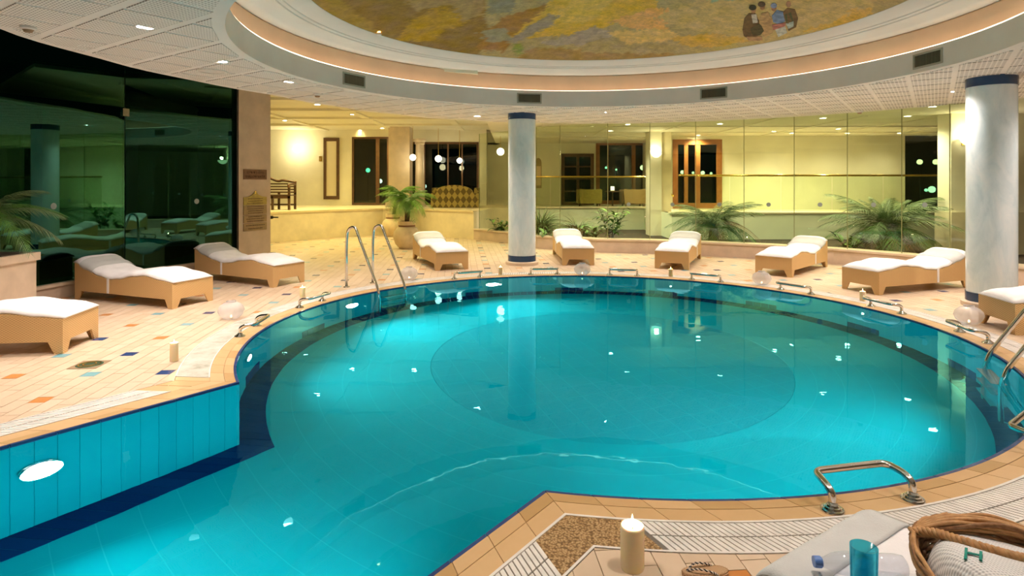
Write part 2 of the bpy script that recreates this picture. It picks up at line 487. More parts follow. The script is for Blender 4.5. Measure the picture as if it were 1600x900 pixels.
# stations: the arc starts at the left corner (by the left-hand candle) and ends at the near corner
grating('gutter_grating', 'long curved white gutter grating around the round pool', [(0, 2.6, ARCL-.28)])
grating('gutter_grating', 'white gutter grating in the lower middle, left of the large candle', [(1, .26, 4.8)])
grating('gutter_grating', 'straight white gutter grating beside the left channel wall', [(2, .30, 4.8)])
# brown mat over the gutter corner
mt = thing('coir_corner_grating', 'brown weathered grating piece at the near pool corner by the candle', 'grating')
mb = MB()
for seg, a, b in ((0, ARCL-.28, ARCL), (1, 0, .26)):
    for k in range(6): band_piece('', seg, .2, GR1, a+(b-a)*k/6, a+(b-a)*(k+1)/6, -.006, .0, None, None, 1, 0, mb=mb)
def coir():
    m, t, b = nt('brown_coir'); v = coords(t); 
    vo = t.nodes.new('ShaderNodeTexVoronoi'); vo.inputs['Scale'].default_value = 95; t.links.new(v, vo.inputs['Vector'])
    t.links.new(ramp(t, vo.outputs['Distance'], [(.1, (.60,.43,.23)), (.5, (.36,.22,.09)), (.8,(.16,.09,.03))]), b.inputs['Base Color'])
    b.inputs['Roughness'].default_value = .8; bump(t, b, vo.outputs['Distance'], .8, .006); return m
mb.build('mat', coir(), mt)
for o0, o1, nm in ((.2,.214,'inner_frame'),(GR1-.012,GR1,'outer_frame')):
    mb = MB()
    for seg, a, b in ((0, ARCL-.28, ARCL), (1, 0, .26)):
        for k in range(6): band_piece('', seg, o0, o1, a+(b-a)*k/6, a+(b-a)*(k+1)/6, -.006, .003, None, None, 1, 0, mb=mb)
    mb.build(nm, M_gratew, mt)
# stained cover plate over the gutter at the left bend
cv = thing('gutter_cover', 'stained off-white cover strip over the gutter at the left bend', 'cover')
mb = MB()
for k in range(26): band_piece('', 0, .2, GR1, .10+2.5*k/26, .10+2.5*(k+1)/26, -.006, .001, None, None, 1, 0, mb=mb)
def stained():
    m, t, b = nt('stained_white'); v = coords(t); f = noise(t, v, 5, 6, .7)
    t.links.new(ramp(t, f, [(.3, (.27,.28,.21)), (.47, (.46,.46,.40)), (.62, (.56,.55,.50))]), b.inputs['Base Color']); b.inputs['Roughness'].default_value = .6; return m
mb.build('plate', stained(), cv)
for o0, o1, nm in ((.196,.206,'inner_rim'),(GR1-.006,GR1+.004,'outer_rim')):
    mb = MB()
    for k in range(26): band_piece('', 0, o0, o1, .10+2.5*k/26, .10+2.5*(k+1)/26, -.006, .004, None, None, 1, 0, mb=mb)
    mb.build(nm, M_gratew, cv)
# tiled gap between the two left gratings
for nm, seg, a, b in (('coping_tile', 0, 0, .098), ('coping_tile', 2, 0, .145), ('coping_tile', 2, .149, .298)):
    band_piece(nm, seg, .2, GR1, a, b, -.03, -.001, M_cop, cop, 1)

# ------------------------------------------------------------------ pool basin
DEP = -1.3
bas = thing('pool_basin', 'turquoise tiled round pool basin with a straight channel', 'pool'); tag(bas, kind='structure')
def pool_wall_mat():
    m, t, b = nt('aqua_tiled_wall'); v = coords(t)
    g = t.nodes.new('ShaderNodeNewGeometry')
    sp = t.nodes.new('ShaderNodeSeparateXYZ'); t.links.new(v, sp.inputs[0])
    an = math_(t, 'ARCTAN2', math_(t, 'SUBTRACT', sp.outputs[1], CP.y), math_(t, 'SUBTRACT', sp.outputs[0], CP.x))
    f = math_(t, 'LESS_THAN', math_(t, 'FRACT', math_(t, 'MULTIPLY', an, PR/.12)), .035)
    t.links.new(mixc(t, f, (.001,.37,.46), (.02,.48,.55)), b.inputs['Base Color']); b.inputs['Roughness'].default_value = .6; b.inputs['Specular IOR Level'].default_value = 0; return m
def pool_floor_mat():
    m, t, b = nt('aqua_tiled_floor'); v = coords(t)
    sp = t.nodes.new('ShaderNodeSeparateXYZ'); t.links.new(v, sp.inputs[0])
    dx = math_(t, 'SUBTRACT', sp.outputs[0], 1.06); dy = math_(t, 'SUBTRACT', sp.outputs[1], 6.9)
    r = math_(t, 'SQRT', math_(t, 'ADD', math_(t, 'MULTIPLY', dx, dx), math_(t, 'MULTIPLY', dy, dy)))
    an = math_(t, 'ARCTAN2', dy, dx)
    ringj = math_(t, 'LESS_THAN', math_(t, 'FRACT', math_(t, 'MULTIPLY', r, 1/.24)), .03)
    radj = math_(t, 'LESS_THAN', math_(t, 'FRACT', math_(t, 'MULTIPLY', an, 3.0/.24)), .02)
    j = math_(t, 'MAXIMUM', ringj, math_(t, 'MULTIPLY', radj, .5))
    n = noise(t, v, 1.1, 3)
    base = ramp(t, n, [(.3, (.001,.39,.48)), (.7, (.002,.45,.54))])
    t.links.new(mixc(t, math_(t, 'MULTIPLY', j, .35), base, (.03,.62,.68)), b.inputs['Base Color']); b.inputs['Roughness'].default_value = .6; b.inputs['Specular IOR Level'].default_value = 0; return m
def pool_disc_mat():
    m, t, b = nt('deep_aqua_tiled_disc'); v = coords(t, rot=(0,0,math.radians(-20)))
    sp = t.nodes.new('ShaderNodeSeparateXYZ'); t.links.new(v, sp.inputs[0])
    a = math_(t, 'LESS_THAN', math_(t, 'FRACT', math_(t, 'MULTIPLY', sp.outputs[0], 1/.24)), .03)
    c = math_(t, 'LESS_THAN', math_(t, 'FRACT', math_(t, 'MULTIPLY', sp.outputs[1], 1/.24)), .03)
    t.links.new(mixc(t, math_(t, 'MULTIPLY', math_(t, 'MAXIMUM', a, c), .4), (.001,.345,.44), (.02,.53,.61)), b.inputs['Base Color']); b.inputs['Roughness'].default_value = .6; b.inputs['Specular IOR Level'].default_value = 0; return m
ol = outline(0, 160)
mb = MB(); n = len(ol)
mb.add([(p.x, p.y, DEP) for p in ol]+[(p.x, p.y, -.008) for p in ol], [(i, n+i, n+(i+1) % n, (i+1) % n) for i in range(n)])
mb.build('basin_wall', pool_wall_mat(), bas)
bm = bmesh.new(); DC = Vector((1.06, 6.9)); DR = 1.97
circ = [DC+Vector((math.cos(2*PI*k/96), math.sin(2*PI*k/96)))*DR for k in range(96)]
ed = ring(bm, ol, DEP)+ring(bm, circ, DEP)
bmesh.ops.triangle_fill(bm, edges=ed, use_beauty=True, normal=(0,0,1))
for f in bm.faces:
    if f.normal.z < 0: f.normal_flip()
me = bpy.data.meshes.new('basin_floor'); bm.to_mesh(me); bm.free(); put('basin_floor', me, pool_floor_mat(), bas)
mb = MB(); mb.lathe([(DR, 0), (DR-.004, -.004), (.001, -.004)], 96, (DC.x, DC.y, DEP), flip=True)
tag(mb.build('sunken_disc', pool_disc_mat(), bas), 'darker sunken circle in the pool floor')
# navy tiles: one row round the foot of the wall, with blocks stepping up the wall
for seg, L in ((0, ARCL), (2, 4.8)):
    m = round(L/.122)
    for k in range(m): band_piece('navy_tile', seg, -.003, -.243, k*L/m, (k+1)*L/m, DEP, DEP+.006, M_poolnavy, bas, 1, .006)
m = round(ARCL/.122); st = ARCL/m
mb = MB()
for k in range(m):
    if (k+3) % 13 < 4: band_piece('navy_tile', 0, -.001, -.007, k*st, (k+1)*st, DEP+.01, DEP+.26, M_poolnavy, bas, 1, .006)
for k in range(38):
    band_piece('aqua_tile', 2, -.0005, -.006, k*.122, (k+1)*.122, DEP+.008, -.03, M_pooltile, bas, 1, .005)

# ------------------------------------------------------------------ water
bm = bmesh.new(); f = bm.faces.new([bm.verts.new((p.x, p.y, -.014)) for p in outline(.0, 160)])
if f.normal.z < 0: f.normal_flip()
f.normal_update()
if f.normal.z < 0: f.normal_flip()
bmesh.ops.triangulate(bm, faces=bm.faces[:])
me = bpy.data.meshes.new('pool_water'); bm.to_mesh(me); bm.free()
tag(put('pool_water', me, M_water), 'clear still turquoise water filling the pool to the rim', 'water', kind='stuff')

# ------------------------------------------------------------------ underwater lamps
def pool_lamp(p, nrm, label, power=1.0):
    rz = math.atan2(nrm.y, nrm.x)
    t = thing('underwater_lamp', label, 'lamp', (p.x, p.y, -.5), rz, 'underwater lamps')
    M = Matrix.Rotation(PI/2, 4, 'Y')
    def lay(mb):
        mb.v = [tuple(M @ Vector(v)) for v in mb.v]; return mb
    lay(MB().lathe([(.085,.0),(.11,.0),(.11,.018),(.1,.024),(.085,.02)], 28)).build('bezel', M_steel, t, smooth=False)
    lay(MB().lathe([(.084,.004),(.084,.016),(.05,.028),(.001,.032)], 24)).build('lens', M_plamp, t)
    ld = bpy.data.lights.new('underwater_light', 'AREA'); ld.shape = 'DISK'; ld.size = .22; ld.spread = math.radians(125); ld.energy = POOL_W*power; ld.color = (.86, 1, .98)
    lo = bpy.data.objects.new('underwater_light', ld); COL.objects.link(lo); lo.parent = t; lo.location = (.06, 0, 0); lo.rotation_euler = (0, -PI/2, 0)
    return t
def circ_lamp(deg, label, power=1.0):
    a = math.radians(deg); n_ = Vector((-math.cos(a), -math.sin(a))); p = CP-n_*(PR-.004)
    return pool_lamp(p, n_, label, power)
pl = line_pt(2, 0, 0); 
pool_lamp(line_pt(2, -.008, 1.32), -N2, 'bright round underwater lamp glowing on the left channel wall', .4)
circ_lamp(152, 'underwater lamp on the far left wall before the ladder', 1.0)
circ_lamp(191, 'underwater lamp on the left bend near the stained gutter cover', .38)
circ_lamp(111, 'underwater lamp on the far wall under the first back grab bar', 1.1)
for dg, nm in ((-38, 'right side by the ladder'), (-60, 'near side under the grab bar'), (-80, 'near side under the candle corner')):  # unseen lamps added under the near rim to light the pool floor
    circ_lamp(dg, 'added unseen underwater lamp below the '+nm+' rim of the pool', .42)
pool_lamp(line_pt(1, -.008, .9), -N1, 'added unseen underwater lamp below the rim, left of the near pool corner', .45)  # this and the next lamp are added out of view to light the channel
pool_lamp(line_pt(1, -.008, 2.6), -N1, 'added unseen underwater lamp below the bottom edge of the channel', .3)

# ------------------------------------------------------------------ columns
def column(px, d, label):
    t = thing('column', label, 'column', ((px-800)*d/F, d, 0), 0, 'round columns by the pool')
    MB().lathe([(.001,.07),(.30,.07),(.325,.055),(.325,0)][::-1], 40).build('plinth', M_pinkcap, t, smooth=True, auto=True)
    MB().lathe([(.277,.07),(.277,.185)], 48).build('base_band', M_colband, t, smooth=True)
    MB().lathe([(.27,.18),(.27,2.85)], 48).build('shaft', M_col, t, smooth=True)
    MB().lathe([(.277,2.845),(.277,2.975)], 48).build('top_band', M_colband, t, smooth=True)
column(815.5, 11.95, 'slim pale blue column with navy bands at the far pool edge')
column(1549, 7.85, 'large pale blue column with navy bands on the right')

# ------------------------------------------------------------------ ring ceiling
CC = Vector((1.12, 6.9)); CZ = 2.97; CR = 3.97
KN = [(-180,5.65),(-165,5.87),(-145,6.6),(-120,9.0),(-90,9.6),(-60,8.6),(-20,8.2),(20,7.7),(45,7.35),(75,7.2),(95,6.95),(112,6.58),(127,6.15),(140,5.75),(153,5.46),(165,5.5),(180,5.65)]
def rout(a): return interp(KN, math.degrees(math.atan2(math.sin(a), math.cos(a))))
ce = thing('ceiling', 'white perforated plaster ring ceiling around the painted dome', 'ceiling'); tag(ce, kind='structure')
mb = MB(); n = 144; vs = []
for k in range(n):
    a = 2*PI*k/n; c, s = math.cos(a), math.sin(a); R = rout(a)
    for r, z in ((CR, CZ), (R, CZ), (R, CZ+.04), (CR+.06, CZ+.04)): vs.append((CC.x+c*r, CC.y+s*r, z))
fs = []
for k in range(n):
    j = (k+1) % n
    for q in range(3): fs.append((k*4+q, k*4+q+1, j*4+q+1, j*4+q))
mb.add(vs, fs); mb.build('ring_slab', M_ceil, ce)
# square perforated panels on the grid of ribs
GA = math.radians(-35); G1 = Vector((math.cos(GA), math.sin(GA))); G2 = Vector((-G1.y, G1.x)); PWX, PWY = .49, .54
full = MB().box(-.218, .218, -.228, .228, 0, .008).mesh('ceiling_panel'); full.materials.append(M_panel)
for i in range(-22, 23):
    for j in range(-20, 21):
        c = Vector((-4.3, 5.9))+G1*(i*PWX)+G2*(j*PWY)
        if c.y < 1.5: continue
        q = [c+G1*sx*.218+G2*sy*.228 for sx, sy in ((-1,-1),(1,-1),(1,1),(-1,1))]
        rr = [(p-CC).length for p in q]
        a = math.atan2(c.y-CC.y, c.x-CC.x); ro = rout(a)-.12; ri = CR+.10
        if max(rr) < ri+.1 or min(rr) > ro-.05: continue
        if 800+F*c.x/c.y > 1720 or 800+F*c.x/c.y < -120: continue
        rad = Vector((math.cos(a), math.sin(a)))
        q2 = clip(clip(q, CC+rad*ri, rad), CC+rad*ro, -rad)
        if len(q2) < 3: continue
        if min(rr) > ri and max(rr) < ro: put('ceiling_panel', full, None, ce, (c.x, c.y, CZ-.008), GA)
        else:
            R_ = Matrix.Rotation(-GA, 2)
            MB().prism([R_ @ (p-c) for p in q2], 0, .008).build('ceiling_panel', M_panel, ce, (c.x, c.y, CZ-.008), GA)
# fascia, peach cove band, moulding
MB().lathe([(CR,CZ),(CR,3.245),(CR+.02,3.25),(CR+.16,3.25)], 144, (CC.x,CC.y,0), flip=False).build('fascia', M_white, ce, smooth=True, auto=True)
tag(MB().lathe([(CR+.015,3.262),(CR+.05,3.262)], 72, (CC.x,CC.y,0)).build('cove_light', emit_mat('cove_glow', (1,.80,.56), COVE), ce), 'hidden warm light strip on the cove ledge')
MB().lathe([(CR+.16,3.255),(CR+.13,3.28),(CR+.13,3.53),(CR+.16,3.56)], 144, (CC.x,CC.y,0)).build('peach_band', M_peach, ce, smooth=True, auto=True)
MB().lathe([(CR+.16,3.555),(CR+.03,3.55),(CR-.04,3.565),(CR-.07,3.59),(CR-.24,3.605),(CR-.25,3.62),(CR-.30,3.622),(CR-.31,3.635),(CR-.50,3.66),(CR-.555,3.69),(CR-.555,3.70)], 144, (CC.x,CC.y,0)).build('moulding', M_ceil, ce, smooth=True, auto=True)
BLOBS = [
 ((0.227, 0.128, 0.022), [(-2.631, 6.906), (-2.09, 6.173), (-0.307, 7.243), (-0.359, 8.489), (-0.64, 10.077), (-1.85, 8.739), (-2.209, 8.029)]),
 ((0.311, 0.19, 0.028), [(-2.459, 6.454), (-2.047, 6.908), (-1.976, 7.782), (-1.819, 8.595), (-2.255, 8.195), (-2.38, 7.029)]),
 ((0.384, 0.22, 0.012), [(-1.659, 8.809), (-1.407, 8.311), (-1.115, 8.106), (-0.672, 8.471), (-0.572, 8.725), (-0.937, 8.852), (-1.152, 9.073), (-1.433, 9.027)]),
 ((0.32, 0.212, 0.087), [(-1.381, 7.168), (-0.398, 7.522), (-0.382, 8.591), (-0.626, 8.706), (-0.948, 8.14), (-1.358, 8.023)]),
 ((0.22, 0.201, 0.139), [(-0.346, 7.436), (0.096, 7.557), (0.018, 8.588), (-0.293, 8.639)]),
 ((0.302, 0.145, 0.028), [(-0.635, 9.68), (-0.382, 9.026), (0.269, 8.467), (0.544, 8.296), (0.736, 8.482), (0.217, 9.317), (-0.189, 9.939)]),
 ((0.267, 0.235, 0.151), [(-0.601, 9.156), (-0.134, 9.071), (0.02, 9.631), (-0.485, 9.548)]),
 ((0.536, 0.33, 0.038), [(-0.02, 9.49), (0.456, 8.622), (0.639, 7.544), (1.69, 7.534), (1.969, 8.382), (1.541, 8.989), (1.274, 9.261), (0.802, 9.47), (0.405, 9.563)]),
 ((0.573, 0.379, 0.078), [(0.64, 8.898), (0.854, 8.073), (1.083, 7.874), (1.402, 8.279), (1.259, 8.812), (1.003, 9.026)]),
 ((0.267, 0.212, 0.157), [(-0.041, 9.574), (0.622, 8.641), (0.777, 8.739), (0.513, 9.315), (0.123, 9.65)]),
 ((0.599, 0.32, 0.106), [(1.468, 8.951), (1.96, 8.342), (2.371, 8.553), (2.357, 9.206), (1.788, 9.135)]),
 ((0.453, 0.32, 0.128), [(2.089, 8.658), (3.01, 7.485), (4.431, 6.543), (4.431, 7.9), (3.835, 9.06), (2.688, 9.072)]),
 ((0.227, 0.32, 0.205), [(2.27, 7.527), (2.937, 7.305), (3.035, 7.859), (2.706, 8.197)]),
 ((0.32, 0.251, 0.19), [(0.477, 9.791), (0.985, 9.305), (1.256, 9.133), (1.668, 9.495), (1.087, 9.784)]),
 ((0.548, 0.369, 0.128), [(1.45, 9.383), (2.216, 9.106), (2.669, 9.343), (1.711, 9.797)]),
 ((0.5, 0.302, 0.051), [(2.402, 9.458), (3.059, 9.033), (3.653, 9.084), (2.869, 9.682)]),
 ((0.311, 0.184, 0.058), [(0.0, 10.114), (0.521, 9.84), (1.704, 10.062), (2.764, 9.894), (2.256, 10.45), (1.118, 10.562)]),
 ((0.198, 0.235, 0.045), [(-0.021, 9.932), (0.123, 9.694), (0.27, 9.829), (0.17, 10.056)]),
 ((0.523, 0.311, 0.058), [(4.059, 8.431), (4.256, 7.588), (4.502, 7.335), (4.354, 8.229)]),
]
FIGS = [
 [
  ('robe', (0.19, 0.106, 0.038), [(3.344, 8.779), (3.237, 8.426), (3.231, 8.252), (3.305, 8.218), (3.439, 8.42), (3.575, 8.531), (3.623, 8.824), (3.527, 9.009), (3.434, 8.963)]),
  ('shirt', (0.619, 0.554, 0.465), [(3.275, 8.276), (3.327, 8.23), (3.44, 8.465), (3.432, 8.603)]),
  ('face', (0.523, 0.267, 0.128), [(3.275, 8.122), (3.289, 8.17), (3.292, 8.209), (3.283, 8.229), (3.263, 8.223), (3.239, 8.194), (3.216, 8.149), (3.202, 8.101), (3.199, 8.062), (3.209, 8.043), (3.228, 8.049), (3.252, 8.078)]),
  ('cap', (0.041, 0.038, 0.017), [(3.252, 8.045), (3.261, 8.085), (3.256, 8.119), (3.238, 8.139), (3.213, 8.139), (3.186, 8.119), (3.165, 8.084), (3.157, 8.045), (3.162, 8.01), (3.179, 7.991), (3.205, 7.991), (3.231, 8.011)]),
  ('feet', (0.554, 0.311, 0.157), [(3.466, 8.948), (3.654, 8.854), (3.716, 8.958), (3.55, 9.067)]),
 ],
 [
  ('robe', (0.586, 0.359, 0.157), [(3.424, 8.383), (3.377, 8.183), (3.433, 8.111), (3.569, 8.308), (3.743, 8.668), (3.716, 8.867), (3.608, 8.787)]),
  ('face', (0.494, 0.247, 0.114), [(3.337, 7.982), (3.352, 8.03), (3.356, 8.069), (3.346, 8.088), (3.327, 8.082), (3.303, 8.054), (3.28, 8.01), (3.265, 7.962), (3.262, 7.924), (3.271, 7.905), (3.29, 7.91), (3.314, 7.939)]),
  ('cap', (0.114, 0.068, 0.041), [(3.313, 7.906), (3.323, 7.945), (3.318, 7.98), (3.301, 8.0), (3.276, 8.0), (3.25, 7.98), (3.229, 7.946), (3.22, 7.907), (3.224, 7.873), (3.241, 7.853), (3.266, 7.853), (3.292, 7.873)]),
  ('sleeve', (0.101, 0.078, 0.03), [(3.424, 8.697), (3.47, 8.495), (3.606, 8.605), (3.623, 8.824), (3.53, 8.872)]),
 ],
 [
  ('robe', (0.208, 0.289, 0.465), [(3.522, 8.199), (3.507, 8.006), (3.6, 8.023), (3.74, 8.259), (3.719, 8.407), (3.615, 8.374)]),
  ('face', (0.465, 0.227, 0.128), [(3.477, 7.955), (3.493, 8.002), (3.497, 8.041), (3.488, 8.06), (3.469, 8.055), (3.445, 8.027), (3.422, 7.984), (3.406, 7.937), (3.402, 7.899), (3.41, 7.879), (3.429, 7.884), (3.453, 7.912)]),
  ('cap', (0.267, 0.334, 0.523), [(3.452, 7.88), (3.463, 7.918), (3.462, 7.951), (3.449, 7.97), (3.428, 7.969), (3.404, 7.949), (3.384, 7.915), (3.373, 7.876), (3.374, 7.844), (3.387, 7.825), (3.408, 7.826), (3.432, 7.846)]),
  ('skirt', (0.687, 0.652, 0.554), [(3.693, 8.513), (3.775, 8.375), (3.902, 8.576), (3.858, 8.764)]),
  ('apron', (0.554, 0.19, 0.142), [(3.633, 8.455), (3.757, 8.295), (3.792, 8.411), (3.711, 8.595)]),
 ],
 [
  ('robe', (0.208, 0.114, 0.041), [(3.602, 8.066), (3.591, 7.893), (3.687, 7.883), (3.836, 8.11), (3.933, 8.372), (3.9, 8.531), (3.757, 8.295)]),
  ('face', (0.523, 0.267, 0.142), [(3.582, 7.764), (3.599, 7.811), (3.604, 7.848), (3.597, 7.868), (3.578, 7.863), (3.553, 7.836), (3.53, 7.794), (3.513, 7.747), (3.508, 7.71), (3.516, 7.691), (3.534, 7.695), (3.559, 7.722)]),
  ('vest', (0.089, 0.101, 0.034), [(3.645, 8.087), (3.68, 7.977), (3.839, 8.246), (3.787, 8.322)]),
  ('scarf', (0.523, 0.586, 0.523), [(3.773, 8.331), (3.823, 8.21), (3.889, 8.353), (3.867, 8.459)]),
 ],
]
# ------------------------------------------------------------------ painted dome
DZ0, DRISE, DRR = 3.69, .5, 3.43
def dome_z(x, y):
    q = ((x-CC.x)**2+(y-CC.y)**2)/DRR**2; return DZ0+DRISE*(1-min(1, q))
mu = thing('dome_mural', 'dome painted with golden desert hills and a group of seated figures', 'mural')
NR, NA = 90, 420
vs = [(CC.x, CC.y, DZ0+DRISE)]; fs = []
for i in range(1, NR+1):
    r = DRR*(i/NR)**.8
    for k in range(NA):
        a = 2*PI*k/NA; x, y = CC.x+r*math.cos(a), CC.y+r*math.sin(a); vs.append((x, y, dome_z(x, y)))
for k in range(NA): fs.append((0, 1+k, 1+(k+1) % NA))
for i in range(NR-1):
    for k in range(NA):
        a = 1+i*NA+k; b = 1+i*NA+(k+1) % NA; fs.append((a, a+NA, b+NA, b))
me = bpy.data.meshes.new('painting'); me.from_pydata(vs, [], fs); me.update()
me.polygons.foreach_set('use_smooth', [True]*len(me.polygons))
from mathutils import noise as mnoise
def inside(p, poly):
    c = False; n = len(poly); j = n-1; x, y = p
    for i in range(n):
        xi, yi = poly[i]; xj, yj = poly[j]
        if (yi > y) != (yj > y) and x < (xj-xi)*(y-yi)/(yj-yi)+xi: c = not c
        j = i
    return c
BB = [(c, p, min(q[0] for q in p), max(q[0] for q in p), min(q[1] for q in p), max(q[1] for q in p)) for c, p in BLOBS]
att = me.color_attributes.new('paint', 'FLOAT_COLOR', 'POINT')
cols = []
for (x, y, z) in vs:
    nx = mnoise.noise((x*1.3, y*1.3, 0))*.16+mnoise.noise((x*6, y*4, 2))*.07; ny = mnoise.noise((x*1.3, y*1.3, 7))*.16+mnoise.noise((x*6, y*4, 9))*.07
    px, py = x+nx+random.gauss(0,.018), y+ny+random.gauss(0,.018)
    c = (.36, .27, .115)
    g = mnoise.noise((x*.8, y*.8, 4)); c = (c[0]*(1+.2*g), c[1]*(1+.22*g), c[2]*(1-.1*g))
    for bc, bp_, x0, x1, y0, y1 in BB:
        if x0 < px < x1 and y0 < py < y1 and inside((px, py), bp_): c = bc
    w2 = .5+.5*mnoise.noise((x*3.1+5, y*3.1, 8)); c = tuple(1.2*(c[i]*(.84+.16*(1-w2))+(.40,.30,.15)[i]*.16*w2) for i in range(3))
    s = 1.12+.26*mnoise.noise((x*9+y*3, y*9-x*3, 1))+.2*mnoise.noise((x*22, y*22, 5))
    h = .05*mnoise.noise((x*5, y*5, 11))
    cols += [max(0, c[0]*s), max(0, c[1]*s), max(0, c[2]*s+h), 1]
att.data.foreach_set('color', cols)
def mural_mat():
    m, t, b = nt('mural_paint'); a = t.nodes.new('ShaderNodeAttribute'); a.attribute_name = 'paint'
    v = coords(t, (1,2.5,1), (0,0,.6)); f = noise(t, v, 13, 7, .75, 1.6)
    st = ramp(t, f, [(.3, (.58,.60,.68)), (.5, (1.05,1.05,1.05)), (.7, (1.5,1.42,1.2))])
    n = t.nodes.new('ShaderNodeMix'); n.data_type = 'RGBA'; n.blend_type = 'MULTIPLY'; n.inputs[0].default_value = .8
    t.links.new(a.outputs['Color'], n.inputs[6]); t.links.new(st, n.inputs[7]); t.links.new(n.outputs[2], b.inputs['Base Color'])
    b.inputs['Roughness'].default_value = .85; return m
put('painting', me, mural_mat(), mu)
for fig in FIGS:
    body = None
    for k, (nm, c, poly) in enumerate(fig):
        key = 'paint_%d_%d_%d' % tuple(int(v*255) for v in c)
        m = MATS.get(key) or pm(key, c, .85, var=.35, vscale=14)
        vs_ = [(x, y, dome_z(x, y)-.006-.0015*k) for x, y in poly]
        n_ = len(vs_)
        mb = MB().add(vs_+[(x, y, z+.004) for x, y, z in vs_], [tuple(range(n_)), tuple(range(n_, 2*n_))[::-1]]+[(i, (i+1) % n_, n_+(i+1) % n_, n_+i) for i in range(n_)])
        if body is None: body = mb.build('painted_figure', m, mu)
        else: mb.build('painted_'+nm, m, body)

def ray_circle(px, C, R, far=True):
    k = (px-800)/F; a = k*k+1; b = -2*(k*C.x+C.y); c = C.x**2+C.y**2-R*R
    s = math.sqrt(max(0, b*b-4*a*c)); d = (-b+(s if far else -s))/(2*a)
    return Vector((k*d, d))
# small uplight at the edge of the mural
p = ray_circle(592, CC, 3.36)
ul = thing('cove_uplight', 'small glowing amber uplight on the dome moulding', 'lamp', (p.x, p.y, 3.672))
MB().lathe([(.001,0),(.035,0),(.035,.02),(.02,.03)], 14).build('base', M_white, ul)
MB().ball((0,0,.045), .022, 12).build('bulb', emit_mat('amber_bulb', (1,.6,.15), 25), ul)
ld = bpy.data.lights.new('uplight', 'POINT'); ld.energy = 1.6; ld.color = (1,.62,.2); ld.shadow_soft_size = .02
lo = bpy.data.objects.new('uplight', ld); COL.objects.link(lo); lo.parent = ul; lo.location = (0,-.03,.09)

# ------------------------------------------------------------------ air grilles in the fascia
for px, lab in ((347,'leftmost slatted air grille in the white fascia, by the window side'), (553,'slatted air grille in the fascia, second from the left'),
                (827,'slatted air grille in the fascia above the slim column'), (1115,'slatted air grille in the fascia, right of the slim column'),
                (1450,'rightmost slatted air grille in the fascia, by the large column')):
    p = ray_circle(px, CC, CR-.004); rz = math.atan2(CC.y-p.y, CC.x-p.x)
    t = thing('air_grille', lab, 'grille', (p.x, p.y, 3.11), rz, 'air grilles in the fascia')
    MB().box(-.004,.004,-.2,.2,-.07,.07).build('backing', M_black, t)
    mb = MB()
    for a, b, c, d in ((-.225,.225,.07,.092),(-.225,.225,-.092,-.07),(-.225,-.2,-.07,.07),(.2,.225,-.07,.07)): mb.box(-.006,.014,a,b,c,d)
    mb.build('frame', pm('grille_grey', (.46,.43,.36), .5) if 'grille_grey' not in MATS else MATS['grille_grey'], t)
    mb = MB()
    for k in range(18): mb.cbox((.006, -.19+.38*k/17, 0), (.012, .007, .138), .5)
    tag(mb.build('slats', pm('slat_olive', (.27,.24,.17), .45, .3) if 'slat_olive' not in MATS else MATS['slat_olive'], t), kind='stuff')

# ------------------------------------------------------------------ downlights
RING_M = MB().lathe([(.062,0),(.085,0),(.085,-.008),(.07,-.012),(.062,0)], 20).mesh('trim_ring'); RING_M.materials.append(M_chrome)
DISC_M = MB().lathe([(.001,-.005),(.064,-.005),(.064,.002)], 20).mesh('lens'); DISC_M.materials.append(M_lamp)
DISCY_M = DISC_M.copy(); DISCY_M.materials.clear(); DISCY_M.materials.append(M_lampy)
L_white = bpy.data.lights.new('downlight', 'SPOT'); L_white.energy = DOWN_W; L_white.color = WARM; L_white.spot_size = math.radians(128); L_white.spot_blend = .9; L_white.shadow_soft_size = .06
L_yel = bpy.data.lights.new('terrace_light', 'SPOT'); L_yel.energy = TERR_W; L_yel.color = YEL; L_yel.spot_size = math.radians(140); L_yel.spot_blend = .9; L_yel.shadow_soft_size = .07
L_wash = L_yel.copy(); L_wash.energy = TERR_W*.3
L_alc = L_yel.copy(); L_alc.color = YEL2; L_alc.energy = TERR_W*.75
def downlight(p, label, yellow=False, group='downlights in the ring ceiling', light=True):
    t = thing('downlight', label, 'downlight', p, 0, group)
    put('trim_ring', RING_M, None, t); put('lens', DISCY_M if yellow else DISC_M, None, t)
    if light:
        lo = bpy.data.objects.new('light', L_alc if yellow == 2 else L_wash if yellow == 3 else L_yel if yellow else L_white); COL.objects.link(lo); lo.parent = t; lo.location = (0, 0, -.03)
for x, y, lab in ((227,41,'large recessed downlight nearest the top left ceiling panels'), (136,72,'recessed downlight at the far left ceiling edge over the dark glass'),
    (345,95,'recessed downlight below the leftmost air grille'), (303,120,'recessed downlight beside the round speaker on the left ceiling'),
    (452,127,'recessed downlight between the first two air grilles'), (587,152,'recessed downlight under the second air grille from the left'),
    (708,165,'recessed downlight midway between second grille and slim column'), (746,181,'recessed downlight just left of the slim column top'),
    (877,184,'recessed downlight just right of the slim column top'), (942,175,'recessed downlight, second to the right of the slim column'),
    (1054,172,'recessed downlight left of and below the fourth air grille'), (1188,162,'recessed downlight right of and below the fourth air grille'),
    (1309,165,'recessed downlight at the glass edge between fourth and fifth grille'), (1337,145,'recessed downlight left of and below the fifth air grille'),
    (1494,142,'recessed downlight just left of the large column top')):
    downlight(gp(x, y, CZ), lab)
for r, dg in ((4.65,14),(5.9,2),(4.65,-12),(4.65,-38),(5.9,-28),(4.65,-62),(4.65,-88),(4.65,-114),(4.65,-140),(4.65,190),(5.6,-150)):
    a = math.radians(dg); downlight((CC.x+r*math.cos(a), CC.y+r*math.sin(a), CZ), 'recessed downlight on the near ceiling, seen only mirrored in glass or water', group='near downlights')
